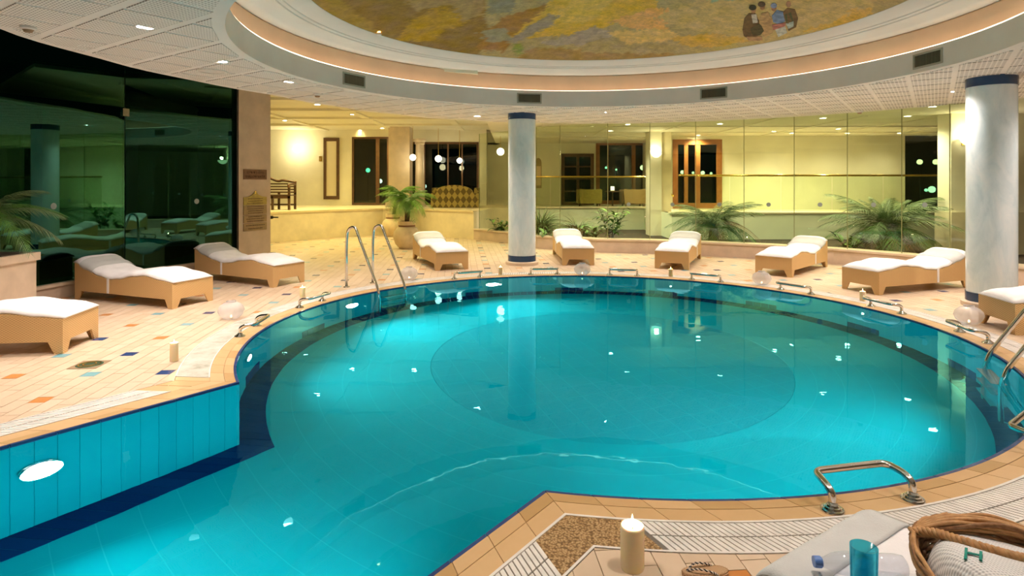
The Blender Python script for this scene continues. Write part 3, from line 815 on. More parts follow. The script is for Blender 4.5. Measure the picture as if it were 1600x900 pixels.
# round speaker, smoke detectors
p = gp(331, 110, CZ); sp_ = thing('ceiling_speaker', 'round flush ceiling speaker on the left of the ring ceiling', 'speaker', (p.x, p.y, CZ-.008))
MB().lathe([(.001,-.004),(.15,-.004)], 28).build('mesh_cover', M_panel, sp_); MB().lathe([(.15,0),(.175,0),(.172,-.012),(.15,-.008)], 28).build('ring', M_chrome, sp_)
for x, y, lab in ((44,40,'brown smoke detector at the top left corner of the ceiling'), (496,146,'small smoke detector on the ceiling beside the second grille'), (1343,173,'small smoke detector at the ceiling edge on the right')):
    p = gp(x, y, CZ); t = thing('smoke_detector', lab, 'smoke detector', (p.x, p.y, CZ-.008))
    MB().lathe([(.001,-.05),(.03,-.05),(.04,-.03),(.045,-.028)], 20).build('sensor', pm('detector_brown', (.36,.22,.12), .5) if 'detector_brown' not in MATS else MATS['detector_brown'], t)
    MB().lathe([(.045,-.03),(.06,-.022),(.06,0)], 20).build('base', M_chrome, t)

# ------------------------------------------------------------------ left glass front
RC = Vector((1.05, 6.87)); RG = 7.65
def rc(a, r): return RC+Vector((math.cos(math.radians(a)), math.sin(math.radians(a))))*r
ANG = [141.5, 159.5, 177.5, 196, 215]
cw = thing('trim_1', 'low limestone kerb under the dark window glass', 'kerb'); tag(cw, kind='structure')
mb = MB(); pts = [(rc(a, 7.50), rc(a, 7.95)) for a in [141.5+i*3 for i in range(27)]]
for (a, b), (c, d) in zip(pts, pts[1:]): mb.prism([a, c, d, b], 0, .17)
mb.build('kerb', M_pink, cw)
mb = MB(); pts = [(rc(a, 7.47), rc(a, 7.98)) for a in [141.5+i*3 for i in range(27)]]
for (a, b), (c, d) in zip(pts, pts[1:]): mb.prism([a, c, d, b], .17, .21)
mb.build('kerb_cap', M_pinkcap, cw)
M_alu = pm('green_black_aluminium', (.012,.035,.03), .35, .6)
for k in range(4):
    a, b = rc(ANG[k], RG), rc(ANG[k+1], RG); L = (b-a).length; rz = math.atan2(b.y-a.y, b.x-a.x)
    t = thing('window_%d' % (k+1), ('dark green night window pane %s' % ['next to the stone pillar','left of the bracketed glass joint','at the left picture edge','beyond the left picture edge'][k]), 'window', (a.x, a.y, 0), rz); tag(t, kind='structure')
    MB().box(.01, L-.01, -.006, .006, .215, 4.4).build('pane', M_glassdark, t)
    MB().box(-.012, .012, -.03, -.008, .215, 4.4).build('joint', M_alu, t)
    if k == 0: MB().box(.0, .42, -.02, -.008, .215, 4.4).build('edge_strip', M_alu, t)
    if k == 1:
        p = dp(193, 175, 9.5)
        MB().box(-.06, .06, -.05, .03, p.z-.06, p.z+.06).build('patch_fitting', M_steel, t)
    for q in (.5,):
        o = MB().lathe([(.001,0),(.045,0)], 20).build('safety_dot', M_frost, t, (L*q, .008, 1.28)); o.rotation_euler = (-PI/2, 0, 0)
# dark garden outside
gd = MB().box(-30, -12.2, -5, 40, -.3, -.1); tag(gd.build('garden_ground', pm('night_lawn', (.01,.02,.008), .9)), 'dark lawn outside the left windows', 'ground', kind='structure')

# ------------------------------------------------------------------ pillar with signs
K, Rr, Ll = Vector((-5.06,11.2)), Vector((-4.76,11.92)), Vector((-5.34,11.5))
Bk = Rr+(Ll-K)
pil = thing('pillar', 'pink limestone pillar carrying the signs, beside the dark window', 'pillar'); tag(pil, kind='structure')
MB().prism([K, Rr, Bk, Ll], 0, 3.5).build('shaft', M_pink, pil)
e = (Rr-K).normalized(); nrm = Vector((e.y, -e.x)); W_ = (Rr-K).length
PA = math.atan2(e.y, e.x)
def onpillar(px, py):
    k = (px-800)/F; # ray hits the wide face
    d = (K.x*e.y-K.y*e.x)/(k*e.y-e.x); return Vector((k*d, d, EYE-(py-HOR)*d/F))
def sign_text(body, size, mat, parent, x, z, w=None, y=-.006):
    cu = bpy.data.curves.new('lettering', 'FONT'); cu.body = body; cu.size = size; cu.align_x = 'CENTER'; cu.align_y = 'CENTER'; cu.extrude = .001
    to = bpy.data.objects.new('lettering', cu); COL.objects.link(to)
    dg = bpy.context.evaluated_depsgraph_get(); dg.update(); me_ = bpy.data.meshes.new_from_object(to.evaluated_get(dg))
    bpy.data.objects.remove(to)
    if w and len(me_.vertices):
        xs = [v.co.x for v in me_.vertices]; k_ = w/max(1e-6, max(xs)-min(xs))
        for v in me_.vertices: v.co.x *= k_
    o = put('lettering', me_, mat, parent, (x, y, z)); o.rotation_euler = (PI/2, 0, 0); return o
M_brown = pm('brown_sign', (.20,.10,.055), .5, var=.15, vscale=12)
M_signtx = pm('sign_lettering', (.06,.02,.008), .6)
a = onpillar(380, 264); b = onpillar(416, 266); L = (Vector((b.x, b.y))-Vector((a.x, a.y))).length
sg = thing('warning_sign', 'brown shallow water warning sign high on the stone pillar', 'sign', (a.x+nrm.x*.002, a.y+nrm.y*.002, 0), PA)
zt = onpillar(398, 265).z; zb = onpillar(398, 280.5).z
MB().box(0, L, -.012, 0, zb, zt).build('plate', M_brown, sg)
sign_text('\u05dd\u05d9\u05d3\u05d5\u05d3\u05e8 \u05dd\u05d9\u05de', .07, M_signtx, sg, L/2, zt-(zt-zb)*.3, L*.72, -.0135)
sign_text('SHALLOW WATER', .07, M_signtx, sg, L/2, zt-(zt-zb)*.72, L*.86, -.0135)
M_gold = pm('gilt_plaque', (.46,.35,.09), .45, .3, var=.2, vscale=10); M_tan = pm('tan_plaque', (.36,.25,.12), .5, var=.15, vscale=10)
for (y0, y1, m_, lab, nl) in ((308,320,M_gold,'gilt crested plaque on the pillar, topmost of the four',3), (320.5,335,M_tan,'wide brown notice plaque on the pillar below the crested one',4),
                          (336,347.5,M_tan,'brown notice plaque on the pillar, third from the top',3), (348.5,360,M_tan,'lowest brown notice plaque on the stone pillar',2)):
    t = thing('notice_plaque', lab, 'plaque', (a.x+nrm.x*.002, a.y+nrm.y*.002, 0), PA, 'notice plaques on the pillar')
    z1, z0 = onpillar(398, y0).z, onpillar(398, y1).z
    if nl == 3 and y0 == 308:
        cz = onpillar(398, 301).z
        poly = [(0,z0),(L,z0),(L,z1),(L*.78,z1+.01),(L*.62,z1+.05),(L*.56,cz),(L*.44,cz),(L*.38,z1+.05),(L*.22,z1+.01),(0,z1)]
        vs_ = [(x,-.012,z) for x, z in poly]+[(x,0,z) for x, z in poly]; n_ = len(poly)
        MB().add(vs_, [tuple(range(n_)), tuple(range(n_,2*n_))[::-1]]+[(i,n_+i,n_+(i+1)%n_,(i+1)%n_) for i in range(n_)]).build('plate', m_, t)
        o = MB().lathe([(.001,.012),(.02,.008),(.03,0)], 14).build('crest', M_brass, t, (L/2, -.012, cz+.005)); o.rotation_euler = (PI/2,0,0)
    else: MB().box(0, L, -.012, 0, z0, z1).build('plate', m_, t)
    mb = MB(); random.seed(int(y0))
    for k in range(nl):
        zz = z1-(z1-z0)*(k+.7)/(nl+.4); hw = L*random.uniform(.3,.42); x = L/2-hw
        while x < L/2+hw:
            w_ = random.uniform(.012,.035); mb.box(x, min(x+w_, L/2+hw), -.0135, -.0115, zz-.008, zz+.008); x += w_+.01
    tag(mb.build('engraved_lines', M_signtx, t), kind='stuff')
random.seed(5)
# black lever on the alcove side of the pillar
lv = thing('wall_lever', 'small black lever on the right side of the stone pillar', 'handle', (Rr.x-.01, Rr.y+.06, .92))
MB().box(-.01,.03,-.03,.03,-.03,.03).build('rose', M_black, lv); MB().box(.03,.14,-.012,.012,-.012,.012).build('lever', M_black, lv)

# ------------------------------------------------------------------ alcove: low wall, terrace, back wall
def poly_wall(name, mat, pts, z0, z1, th, parent, cap=None):
    """wall following pts, thickened to the far side"""
    mb = MB(); cb = MB(); off = []
    P = [Vector(p) for p in pts]
    for i, p in enumerate(P):
        t_ = (P[min(i+1,len(P)-1)]-P[max(i-1,0)]).normalized(); n_ = Vector((-t_.y, t_.x))
        off.append(n_)
    for i in range(len(P)-1):
        mb.prism([P[i], P[i+1], P[i+1]+off[i+1]*th, P[i]+off[i]*th], z0, z1)
        if cap: cb.prism([P[i]-off[i]*.03, P[i+1]-off[i+1]*.03, P[i+1]+off[i+1]*(th+.02), P[i]+off[i]*(th+.02)], z1, z1+cap)
    mb.build(name, mat, parent)
    return cb
AW = [(-7.6,15.2),(-6.53,16.26),(-5.3,17.75),(-4.0,18.75),(-3.0,18.6),(-2.0,17.9),(-1.09,17.18)]
lw = thing('wall_low', 'curved cream marble low wall closing the alcove behind the palms', 'wall'); tag(lw, kind='structure')
cb = poly_wall('facing', M_creamlo, AW, 0, .77, .25, lw, .05); cb.build('ledge', pm('cream_ledge', (.80,.68,.42), .35, var=.08), lw)
mb = MB()
for x, y in ((472,362),(677,358)):
    pass
TZ = .8
tf = thing('floor_terrace', 'cream raised lounge floor behind the low wall', 'floor'); tag(tf, kind='structure')
mb = MB(); mb.prism([(-7.6,15.5),(-6.7,16.5),(-5.4,18.0),(-4.0,19.05),(-3.0,18.9),(-2.0,18.2),(-.95,17.45),(-.6,19.4),(4.6,19.45),(4.6,22.2),(-12,22.2),(-12,15.5)], .0, TZ)
mb.prism([(4.2,16.05),(14.5,16.05),(14.5,22.2),(4.6,22.2)], 0, TZ-.01)
mb.build('terrace_slab', M_creamlo, tf)

def wall_open(parent, mat, x0, x1, z0, z1, y, th, ops):
    """straight wall along X at depth y with rectangular openings (xa, xb, za, zb)"""
    mb = MB(); xs = sorted({x0, x1, *[o[0] for o in ops], *[o[1] for o in ops]})
    for a_, b_ in zip(xs, xs[1:]):
        zs = [z0]
        cut = [o for o in ops if o[0] <= a_+1e-6 and o[1] >= b_-1e-6]
        if not cut: mb.box(a_, b_, y, y+th, z0, z1); continue
        o = cut[0]
        if o[2] > z0+.01: mb.box(a_, b_, y, y+th, z0, o[2])
        if o[3] < z1-.01: mb.box(a_, b_, y, y+th, o[3], z1)
    return mb.build('plaster', mat, parent)
DW = 21.6
def X(px, d): return (px-800)*d/F
def Z(py, d): return EYE-(py-HOR)*d/F
def winobj(n, label, x0, x1, z0, z1, y, frame, bars_x=(), bars_z=(), fw=.07, pane=None):
    t = thing('window_%d' % n, label, 'window', ((x0+x1)/2, y, z0)); tag(t, kind='structure'); hw = (x1-x0)/2; h = z1-z0
    mb = MB(); mb.box(-hw, -hw+fw, -.04, .08, 0, h); mb.box(hw-fw, hw, -.04, .08, 0, h); mb.box(-hw+fw, hw-fw, -.04, .08, h-fw, h); mb.box(-hw+fw, hw-fw, -.04, .08, 0, fw)
    mb.build('frame', frame, t)
    for bx, bw in bars_x: MB().box(bx-(x0+x1)/2-bw/2, bx-(x0+x1)/2+bw/2, -.03, .06, fw, h-fw).build('mullion', frame, t)
    for bz in bars_z: MB().box(-hw+fw, hw-fw, -.02, .05, bz-z0-.025, bz-z0+.025).build('transom', frame, t)
    xs = [-hw+fw]+[bx-(x0+x1)/2 for bx, _ in bars_x]+[hw-fw]
    for a_, b_ in zip(xs, xs[1:]): MB().box(a_, b_, .01, .016, fw, h-fw).build('pane', pane or M_glasswin, t)
    return t
wl = thing('wall_alcove', 'cream back wall of the raised lounge on the left', 'wall'); tag(wl, kind='structure')
oA = (X(550,DW), X(608,DW), TZ+.02, Z(214,DW)); oB = (X(641,DW), X(748,DW), TZ+.02, Z(222,DW))
wall_open(wl, M_cream, -12, -.9, TZ-.1, 3.55, DW, .2, [oA, oB])
winobj(5, 'dark tall window at the back of the alcove, left of the stone pier', oA[0], oA[1], oA[2], oA[3], DW+.02, M_dkwood, [(X(590,DW), .13)])
winobj(6, 'wide dark window at the back behind the patterned sofa', oB[0], oB[1], oB[2], oB[3], DW+.02, M_dkwood, [(X(663,DW),.06),(X(700,DW),.05),(X(722,DW),.05)])
# stone pier and round column at the back
pr = thing('pier', 'cream stone pier between the two dark alcove windows', 'pier'); tag(pr, kind='structure')
MB().box(X(607,20.3), X(640,20.3), 20.3, 20.9, TZ, 3.5).build('shaft', M_pinkcap, pr)
MB().box(X(602,20.2), X(644,20.2), 20.2, 20.95, TZ, TZ+.16).build('base', M_pinkcap, pr)
cl = thing('lounge_column', 'slender round cream column with capital in front of the dark window', 'column', (X(656,20.6), 20.6, TZ))
MB().lathe([(.16,.12),(.155,1.0),(.14,2.1)], 24).build('shaft', M_pinkcap, cl, smooth=True)
MB().lathe([(.001,0),(.22,0),(.22,.06),(.18,.08),(.19,.12),(.16,.13)], 24).build('base', M_pinkcap, cl)
MB().lathe([(.14,2.1),(.17,2.14),(.16,2.18),(.22,2.24),(.23,2.30),(.001,2.30)], 24).build('capital', M_pinkcap, cl)
# alcove ceiling
ca = thing('ceiling_alcove', 'cream panelled ceiling over the raised lounge on the left', 'ceiling'); tag(ca, kind='structure')
MB().prism([(-12,9.5),(-7.9,9.5),(-5.2,11.9),(-4.4,9.2),(-.6,10.5),(-.6,22),(-12,22)], 3.5, 3.56).build('slab', M_cream, ca)
mb = MB()
for y in (13.5, 15.5, 17.5, 19.5): mb.box(-11, -.7, y-.12, y+.12, 3.44, 3.5)
for q in (-9,-6.6,-4.2,-1.8): mb.box(q-.1, q+.1, 10.8, 21.5, 3.455, 3.5)
mb.build('ribs', M_cream, ca)
# alcove side wall on the far left, hidden beyond the pillar
sw = thing('wall_alcove_side', 'plain cream side wall of the alcove beyond the stone pillar', 'wall'); tag(sw, kind='structure')
MB().prism([(-5.3,11.9),(-7.6,15.2),(-7.8,15.0),(-5.5,11.75)], 0, 3.5).build('plaster', M_cream, sw)
MB().prism([(-7.6,15.2),(-11.8,15.2),(-11.8,15.4),(-7.6,15.4)], 0, 3.5).build('plaster', M_cream, sw)

# ------------------------------------------------------------------ terrace behind the round glass front
TC = 3.05
tw = thing('wall_lounge', 'cream lounge walls behind the glass front', 'wall'); tag(tw, kind='structure')
D2, D3 = 22.0, 18.5
o1 = (X(877,D2), X(928,D2), TZ, Z(240,D2)); o2 = (X(931,D2), X(1012,D2), TZ+.03, Z(221,D2))
wall_open(tw, M_cream, -.9, 5.3, TZ-.1, TC+.02, D2, .2, [o1, o2])
o3 = (X(1051,D3), X(1128,D3), TZ+.03, Z(218,D3)); o4 = (X(1411,D3), X(1483,D3), TZ-.15+.15, Z(203,D3))
wall_open(tw, M_cream, 4.9, 14.6, TZ-.1, TC+.02, D3, .2, [o3, o4])
MB().box(4.75, 4.9, D3, D2, TZ-.1, TC).build('plaster', M_cream, tw)
MB().box(14.5, 14.7, 9, D3, 0, TC).build('plaster', M_cream, tw)
MB().box(-1.0, -.5, D2, D2+.2, 3.0, 3.55).build('plaster', M_cream, tw); MB().box(-.62, -.58, 14.2, 22, 3.1, 3.5).build('plaster', M_cream, tw)
MB().box(-1.05, -.9, D2-.5, D2+.2, TZ-.1, 3.5).build('plaster', M_cream, tw)
winobj(7, 'orange wood framed window with night lights behind the two armchairs', o2[0], o2[1], o2[2], o2[3], D2+.02, M_wood, [(X(950,D2),.04),(X(990,D2),.14)], fw=.14)
winobj(8, 'dark panelled double door left of the wood framed window', o1[0], o1[1], o1[2], o1[3], D2+.02, M_dkwood, [(X(903,D2),.1)], (1.3,1.75,2.2), fw=.12)
winobj(9, 'wood framed corner window behind the left cycad palm', o3[0], o3[1], o3[2], o3[3], D3+.02, M_wood, [(X(1072,D3),.12),(X(1090,D3),.16)], fw=.16)
winobj(10, 'dark tall window right of the blank lounge wall', o4[0], o4[1], o4[2], o4[3], D3+.02, M_cream, [], fw=.05)
ct = thing('ceiling_lounge', 'yellow lit lounge ceiling with ribs behind the glass', 'ceiling'); tag(ct, kind='structure')
MB().prism([(-.6,14.2),(.8,13.8),(3,13.6),(5.2,12.6),(7,10.8),(8.2,8),(14.6,8),(14.6,22),(-.6,22)], TC, TC+.05).build('slab', M_cream, ct)
mb = MB()
for y in (15.4, 17.2, 19.0): mb.box(.5, 14, y-.06, y+.06, TC-.02, TC)
for q in range(8): mb.box(.8+q*1.7-.05, .8+q*1.7+.05, 14.2 if q < 3 else 13, 18.4, TC-.02, TC)
mb.build('ribs', M_cream, ct)
fw_ = thing('wall_terrace', 'pale green-white parapet wall of the lounge terrace', 'wall'); tag(fw_, kind='structure')
M_par = pm('pale_parapet', (.74,.79,.60), .6, var=.06, vscale=1.5)
MB().box(.2, 4.6, 19.25, 19.45, 0, TZ).build('parapet', M_par, fw_); MB().box(.2, 4.7, 19.2, 19.48, TZ, TZ+.05).build('ledge', M_creamlo, fw_)
MB().box(4.2, 14.5, 15.9, 16.05, 0, TZ-.01).build('parapet', M_par, fw_); MB().box(4.15, 14.5, 15.86, 16.08, TZ-.01, TZ+.03).build('ledge', M_creamlo, fw_)
MB().box(4.2, 4.35, 16.05, 19.25, 0, TZ-.01).build('parapet', M_par, fw_)
# balustrades of glass with brass rail
for nm, x0, x1, y, ends in (('left', .2, 4.3, 19.33, True), ('right', 4.4, 12.5, 15.97, False)):
    t = thing('balustrade', 'glass balustrade with brass handrail, '+('in front of the armchairs' if ends else 'above the long parapet on the right'), 'balustrade', (0, 0, 0))
    rail = [(x0, y, 1.80), (x1, y, 1.80)]
    if ends: rail = fillet(rail+[(x1+.55, y-.9, 1.25), (x1+.6, y-1.0, 1.2)], .15)
    MB().tube(rail, .028, 10).build('handrail', M_brass, t, smooth=True)
    n_ = int((x1-x0)/1.35)+1
    for k in range(n_):
        a_ = x0+(x1-x0)*k/n_; b_ = x0+(x1-x0)*(k+1)/n_
        MB().box(a_+.01, b_-.01, y-.006, y+.006, TZ+.05, 1.775).build('glass_panel', M_glassrail, t)
# stone pier with sconce, right end pier
def sconce(p, label, s=1.0, e=10, rz=0):
    t = thing('wall_sconce', label, 'wall lamp', p, rz)
    MB().box(-.05*s,.05*s,-.03,0,-.10*s,.02).build('bracket', M_brass, t)
    MB().lathe([(.001,-.12*s),(.06*s,-.11*s),(.12*s,-.06*s),(.145*s,.0),(.135*s,.0),(.11*s,-.05*s),(.05*s,-.09*s)], 22, (0,-.13*s,0)).build('bowl', emit_mat('sconce_bowl', (1,.86,.6), 2.6) if 'sconce_bowl' not in MATS else MATS['sconce_bowl'], t)
    ld = bpy.data.lights.new('sconce_light', 'POINT'); ld.energy = e; ld.color = (1,.86,.55); ld.shadow_soft_size = .06
    lo = bpy.data.objects.new('sconce_light', ld); COL.objects.link(lo); lo.parent = t; lo.location = (0,-.16*s,.08)
pr = thing('pier', 'pale stone pier with a bowl sconce in the middle of the lounge', 'pier'); tag(pr, kind='structure')
MB().box(X(1015,17), X(1034,17), 17, 17.5, 0, TC).build('shaft', M_cream, pr); MB().box(X(1034,17.1), X(1049,17.1), 17.1, 17.5, 0, TC).build('shaft', M_creamlo, pr)
sconce((X(1023.5,17), 17, Z(240,17)), 'white bowl wall sconce on the pale pier in the lounge', 1.0, 8)
pr = thing('pier', 'cream wall pier with a large sconce behind the large column', 'pier'); tag(pr, kind='structure')
MB().box(X(1486,12.6), X(1640,12.6), 12.6, 13.0, 0, TC).build('shaft', M_cream, pr); MB().box(X(1484,12.55), X(1640,12.55), 12.5, 13.0, .0, 1.0).build('dado', M_creamlo, pr)
sconce((X(1507,12.6), 12.6, Z(217,12.6)), 'large glowing bowl sconce just left of the large column', 1.35, 14)
# arched wall plaque beside the slim column
t = thing('arched_plaque', 'arched tan wall plaque just right of the slim column', 'plaque', (X(841,D2), D2-.03, Z(294,D2)))
poly = [(-.12,0),(.12,0),(.12,.9)]+[(.12*math.cos(PI*k/8), .9+.2*math.sin(PI*k/8)) for k in range(1,8)]+[(-.12,.9)]
n_ = len(poly); vs_ = [(x,0,z) for x, z in poly]+[(x,.028,z) for x, z in poly]
MB().add(vs_, [tuple(range(n_)), tuple(range(n_,2*n_))[::-1]]+[(i,n_+i,n_+(i+1)%n_,(i+1)%n_) for i in range(n_)]).build('panel', M_tan, t)
MB().box(-.09,.09,-.01,0,.1,.8).build('relief', M_peach, t)

# ------------------------------------------------------------------ round glass front on its kerb
CB = [Vector(p) for p in ((-1.09,17.18),(-.14,16.1),(.62,14.85),(1.96,14.0),(3.1,13.75),(4.2,13.3),(5.5,12.6),(6.35,11.95),(7.1,11.05),(7.55,10.25),(8.0,9.2),(8.4,7.6),(8.6,5.6))]
kb = thing('trim_2', 'pinkish limestone kerb carrying the round glass front', 'kerb'); tag(kb, kind='structure')
cb = poly_wall('kerb', M_pink, CB, 0, .27, .34, kb, .035); cb.build('kerb_cap', M_pinkcap, kb)
def off_pl(o):
    out = []
    for i, p in enumerate(CB):
        t_ = (CB[min(i+1,len(CB)-1)]-CB[max(i-1,0)]).normalized(); out.append(p+Vector((-t_.y, t_.x))*o)
    return out
GP = off_pl(.14)
def ray_pl(px):
    k = (px-800)/F
    for a_, b_ in zip(GP, GP[1:]):
        fa = a_.x-k*a_.y; fb = b_.x-k*b_.y
        if fa*fb <= 0 and fa != fb: return a_+(b_-a_)*(fa/(fa-fb))
seams = [749, 795, 838, 875, 949.5, 1015.5, 1087, 1162.5, 1241, 1324, 1409, 1484, 1592]
SP = [ray_pl(s) for s in seams]; SP = [s for s in SP if s]
names = ['at the left end of the glass front','left of the slim column','behind the slim column','just right of the slim column','in front of the wood framed window','in front of the pale pier','before the corner window','over the left cycad','in front of the blank wall, first','in front of the blank wall over the right cycad','over the middle of the right cycad','in front of the dark right window','behind the large column']
for k, (a_, b_) in enumerate(zip(SP, SP[1:])):
    L = (b_-a_).length; rz = math.atan2(b_.y-a_.y, b_.x-a_.x)
    t = thing('window_%d' % (11+k), 'frameless greenish glass pane '+names[k], 'window', (a_.x, a_.y, 0), rz); tag(t, kind='structure')
    MB().box(.006, L-.006, -.006, .006, .305, 3.0).build('pane', M_glassback, t)
    MB().box(-.006, .006, -.006, .006, .305, 3.0).build('joint', pm('glass_joint', (.35,.36,.16), .3) if 'glass_joint' not in MATS else MATS['glass_joint'], t)
    if k > 3:
        o = MB().lathe([(.001,0),(.045,0)], 18).build('safety_dot', M_frost, t, (L*.5, -.008, Z(319, a_.y))); o.rotation_euler = (PI/2, 0, 0)
# planting bed behind the glass
pb = thing('planting_bed', 'dark soil bed between the glass front and the terrace', 'soil'); tag(pb, kind='structure')
q = off_pl(.34); MB().prism([(p.x, p.y) for p in q[:11]]+[(14,9.0),(14,15.88),(4.2,15.88),(4.2,19.2),(-.6,19.2)], 0, .12).build('soil', M_soil, pb)

# ------------------------------------------------------------------ walls behind the camera
bw = thing('wall_rear', 'plain warm wall closing the pool hall behind the viewer', 'wall'); tag(bw, kind='structure')
pts = [(8.6,5.6),(8.9,2),(7.5,-1.5),(4,-3),(-2,-3),(-5.5,-1.2),(-6.6,1.0),(-5.6,2.0)]
mb = MB()
for a_, b_ in zip(pts, pts[1:]):
    a_, b_ = Vector(a_), Vector(b_); t_ = (b_-a_).normalized(); n_ = Vector((-t_.y, t_.x)); mb.prism([a_, b_, b_+n_*.15, a_+n_*.15], 0, 3.0)
mb.build('plaster', M_pinkcap, bw)

# ------------------------------------------------------------------ lounge downlights
for x, y, zc, lab in ((445,188,3.5,'yellow downlight over the garden bench'), (478,186,3.5,'yellow downlight right of the one over the bench'), (563,203,3.5,'yellow downlight before the tall dark window'), (597,200,3.5,'yellow downlight before the stone pier')):
    downlight(gp(x, y, zc), lab, 2, 'lounge downlights')
for X_, Y_ in ((-2.2,13.2),(-4.7,14.6),(-2.7,16.6),(-4.4,16.7)):  # unseen yellow lamps added to brighten the alcove deck and low wall
    downlight((X_, Y_, 3.5), 'added unseen yellow downlight over the alcove deck, hidden above the ring ceiling', 2, 'added alcove deck lights')
for X_, lab in ((8.1,'wall-washing downlight over the blank lounge wall, left'), (9.7,'wall-washing downlight over the blank lounge wall, middle'), (11.2,'wall-washing downlight over the blank lounge wall, right')):
    downlight((X_, 17.5, TC), lab, 3, 'lounge downlights')
for x, y, lab in ((847,201,'yellow lounge downlight just right of the slim column'), (925,197,'yellow lounge downlight left of the second glass joint'), (981,194,'bright lounge downlight between second and third glass joint'), (954,204,'yellow lounge downlight right beside the second glass joint'),
                  (1010,214,'yellow lounge downlight left of the pale pier'), (1125,193,'bright lounge downlight over the left cycad'), (1209,205,'lounge downlight over the blank wall, left'), (1310,201,'lounge downlight over the blank wall, right'), (1091,211,'small lounge downlight over the corner window'),
                  (1286,184,'bright lounge downlight above the right cycad, left'), (1418,181,'lounge downlight above the dark right window'), (1457,166,'bright lounge downlight nearest the large column')):
    downlight(gp(x, y, TC), lab, True, 'lounge downlights')
# ------------------------------------------------------------------ sun loungers
LL, LW = 1.88, .62
PROF = [(0,.325),(.22,.345),(.5,.385),(.75,.365),(1.0,.315),(1.18,.30),(1.4,.335),(1.65,.41),(1.88,.49)]
def ltop(x): return interp(PROF, x)
def make_lounger():
    t = thing('sun_lounger', 'x', 'sun lounger', group='rattan sun loungers')
    n = 40; mb = MB(); vs_ = []
    for i in range(n+1):
        x = LL*i/n
        for y, z in ((-LW/2,.115),(-LW/2,ltop(x)),(LW/2,ltop(x)),(LW/2,.115)): vs_.append((x, y, z))
    fs_ = []
    for i in range(n):
        for q in range(4): fs_.append((i*4+q, i*4+(q+1) % 4, i*4+4+(q+1) % 4, i*4+4+q))
    fs_ += [(0,3,2,1), (n*4,n*4+1,n*4+2,n*4+3)]
    mb.add(vs_, fs_); mb.build('rattan_body', M_rattan, t)
    # woven edge beads at the corners
    for sx in (0, LL):
        for sy in (-1, 1):
            x0 = sx; d_ = 1 if sx == 0 else -1
            a_ = [(x0, sy*LW/2), (x0+d_*.13, sy*LW/2), (x0+d_*.13, sy*(LW/2-.02)), (x0+d_*.02, sy*(LW/2-.02)), (x0+d_*.02, sy*(LW/2-.13)), (x0, sy*(LW/2-.13))]
            b_ = [(x0, sy*LW/2), (x0+d_*.075, sy*LW/2), (x0+d_*.075, sy*(LW/2-.02)), (x0+d_*.02, sy*(LW/2-.02)), (x0+d_*.02, sy*(LW/2-.075)), (x0, sy*(LW/2-.075))]
            m_ = MB().add([(x, y, .118) for x, y in a_]+[(x, y, 0) for x, y in b_], [(0,1,2,3,4,5),(11,10,9,8,7,6)]+[(i,6+i,6+(i+1)%6,(i+1)%6) for i in range(6)])
            m_.build('leg', M_rattan, t)
    # mattress with terry cover
    mb = MB(); m = 14; n = 44; vs_ = []; fs_ = []
    for i in range(n+1):
        x = -.012+(LL+.05)*i/n; xe = min(max(x, 0), LL); zt = ltop(xe)+.004; e = min(1, min(i, n-i)/2.2); th = .075*(.35+.65*math.sqrt(e))
        th += .022*interp([(0,0),(1.3,0),(1.9,1)], x); zt += .008*math.sin(x*9)*0
        for k in range(m+1):
            y = -1+2*k/m; hw = LW/2-.004; ed = (1-abs(y)**5)
            vs_.append((x, y*hw, zt+th*(.25+.75*ed)+.003*mnoise.noise((x*7, y*4, 3))))
        vs_.append((x, LW/2-.012, zt)); vs_.append((x, -LW/2+.012, zt))
    w_ = m+3
    for i in range(n):
        for k in range(w_): fs_.append((i*w_+k, i*w_+(k+1) % w_, (i+1)*w_+(k+1) % w_, (i+1)*w_+k))
    fs_ += [tuple(range(w_))[::-1], tuple(range(n*w_, (n+1)*w_))]
    mt_ = mb.add(vs_, fs_).build('mattress', M_towel, t, smooth=True)
    # folded towel band across the head
    mb = MB(); vs_ = []; fs_ = []
    for i in range(9):
        x = 1.52+.26*i/8
        for k in range(m+1):
            y = -1+2*k/m; hw = LW/2+.002; ed = 1-abs(y)**5; th = .075+.022*interp([(0,0),(1.3,0),(1.9,1)], x)
            vs_.append((x, y*hw, ltop(x)+.004+th*(.25+.75*ed)+.006))
        vs_.append((x, LW/2+.001, ltop(x)-.0)); vs_.append((x, -LW/2-.001, ltop(x)))
    for i in range(8):
        for k in range(w_): fs_.append((i*w_+k, i*w_+(k+1) % w_, (i+1)*w_+(k+1) % w_, (i+1)*w_+k))
    mb.add(vs_, fs_).build('towel_band', pm('grey_white_terry', (.60,.62,.62), .9, var=.05, vscale=8, bmp=.5, bscale=160, spec=.1), t, smooth=True)
    # white straps down both sides
    for sy in (-1, 1):
        mb = MB(); xs = 1.20
        mb.box(xs-.02, xs+.02, sy*(LW/2)+(0 if sy > 0 else -.006), sy*(LW/2)+(.006 if sy > 0 else 0), .12, ltop(xs)+.02); mb.build('strap', M_towel, t)
    return t
L0 = make_lounger()
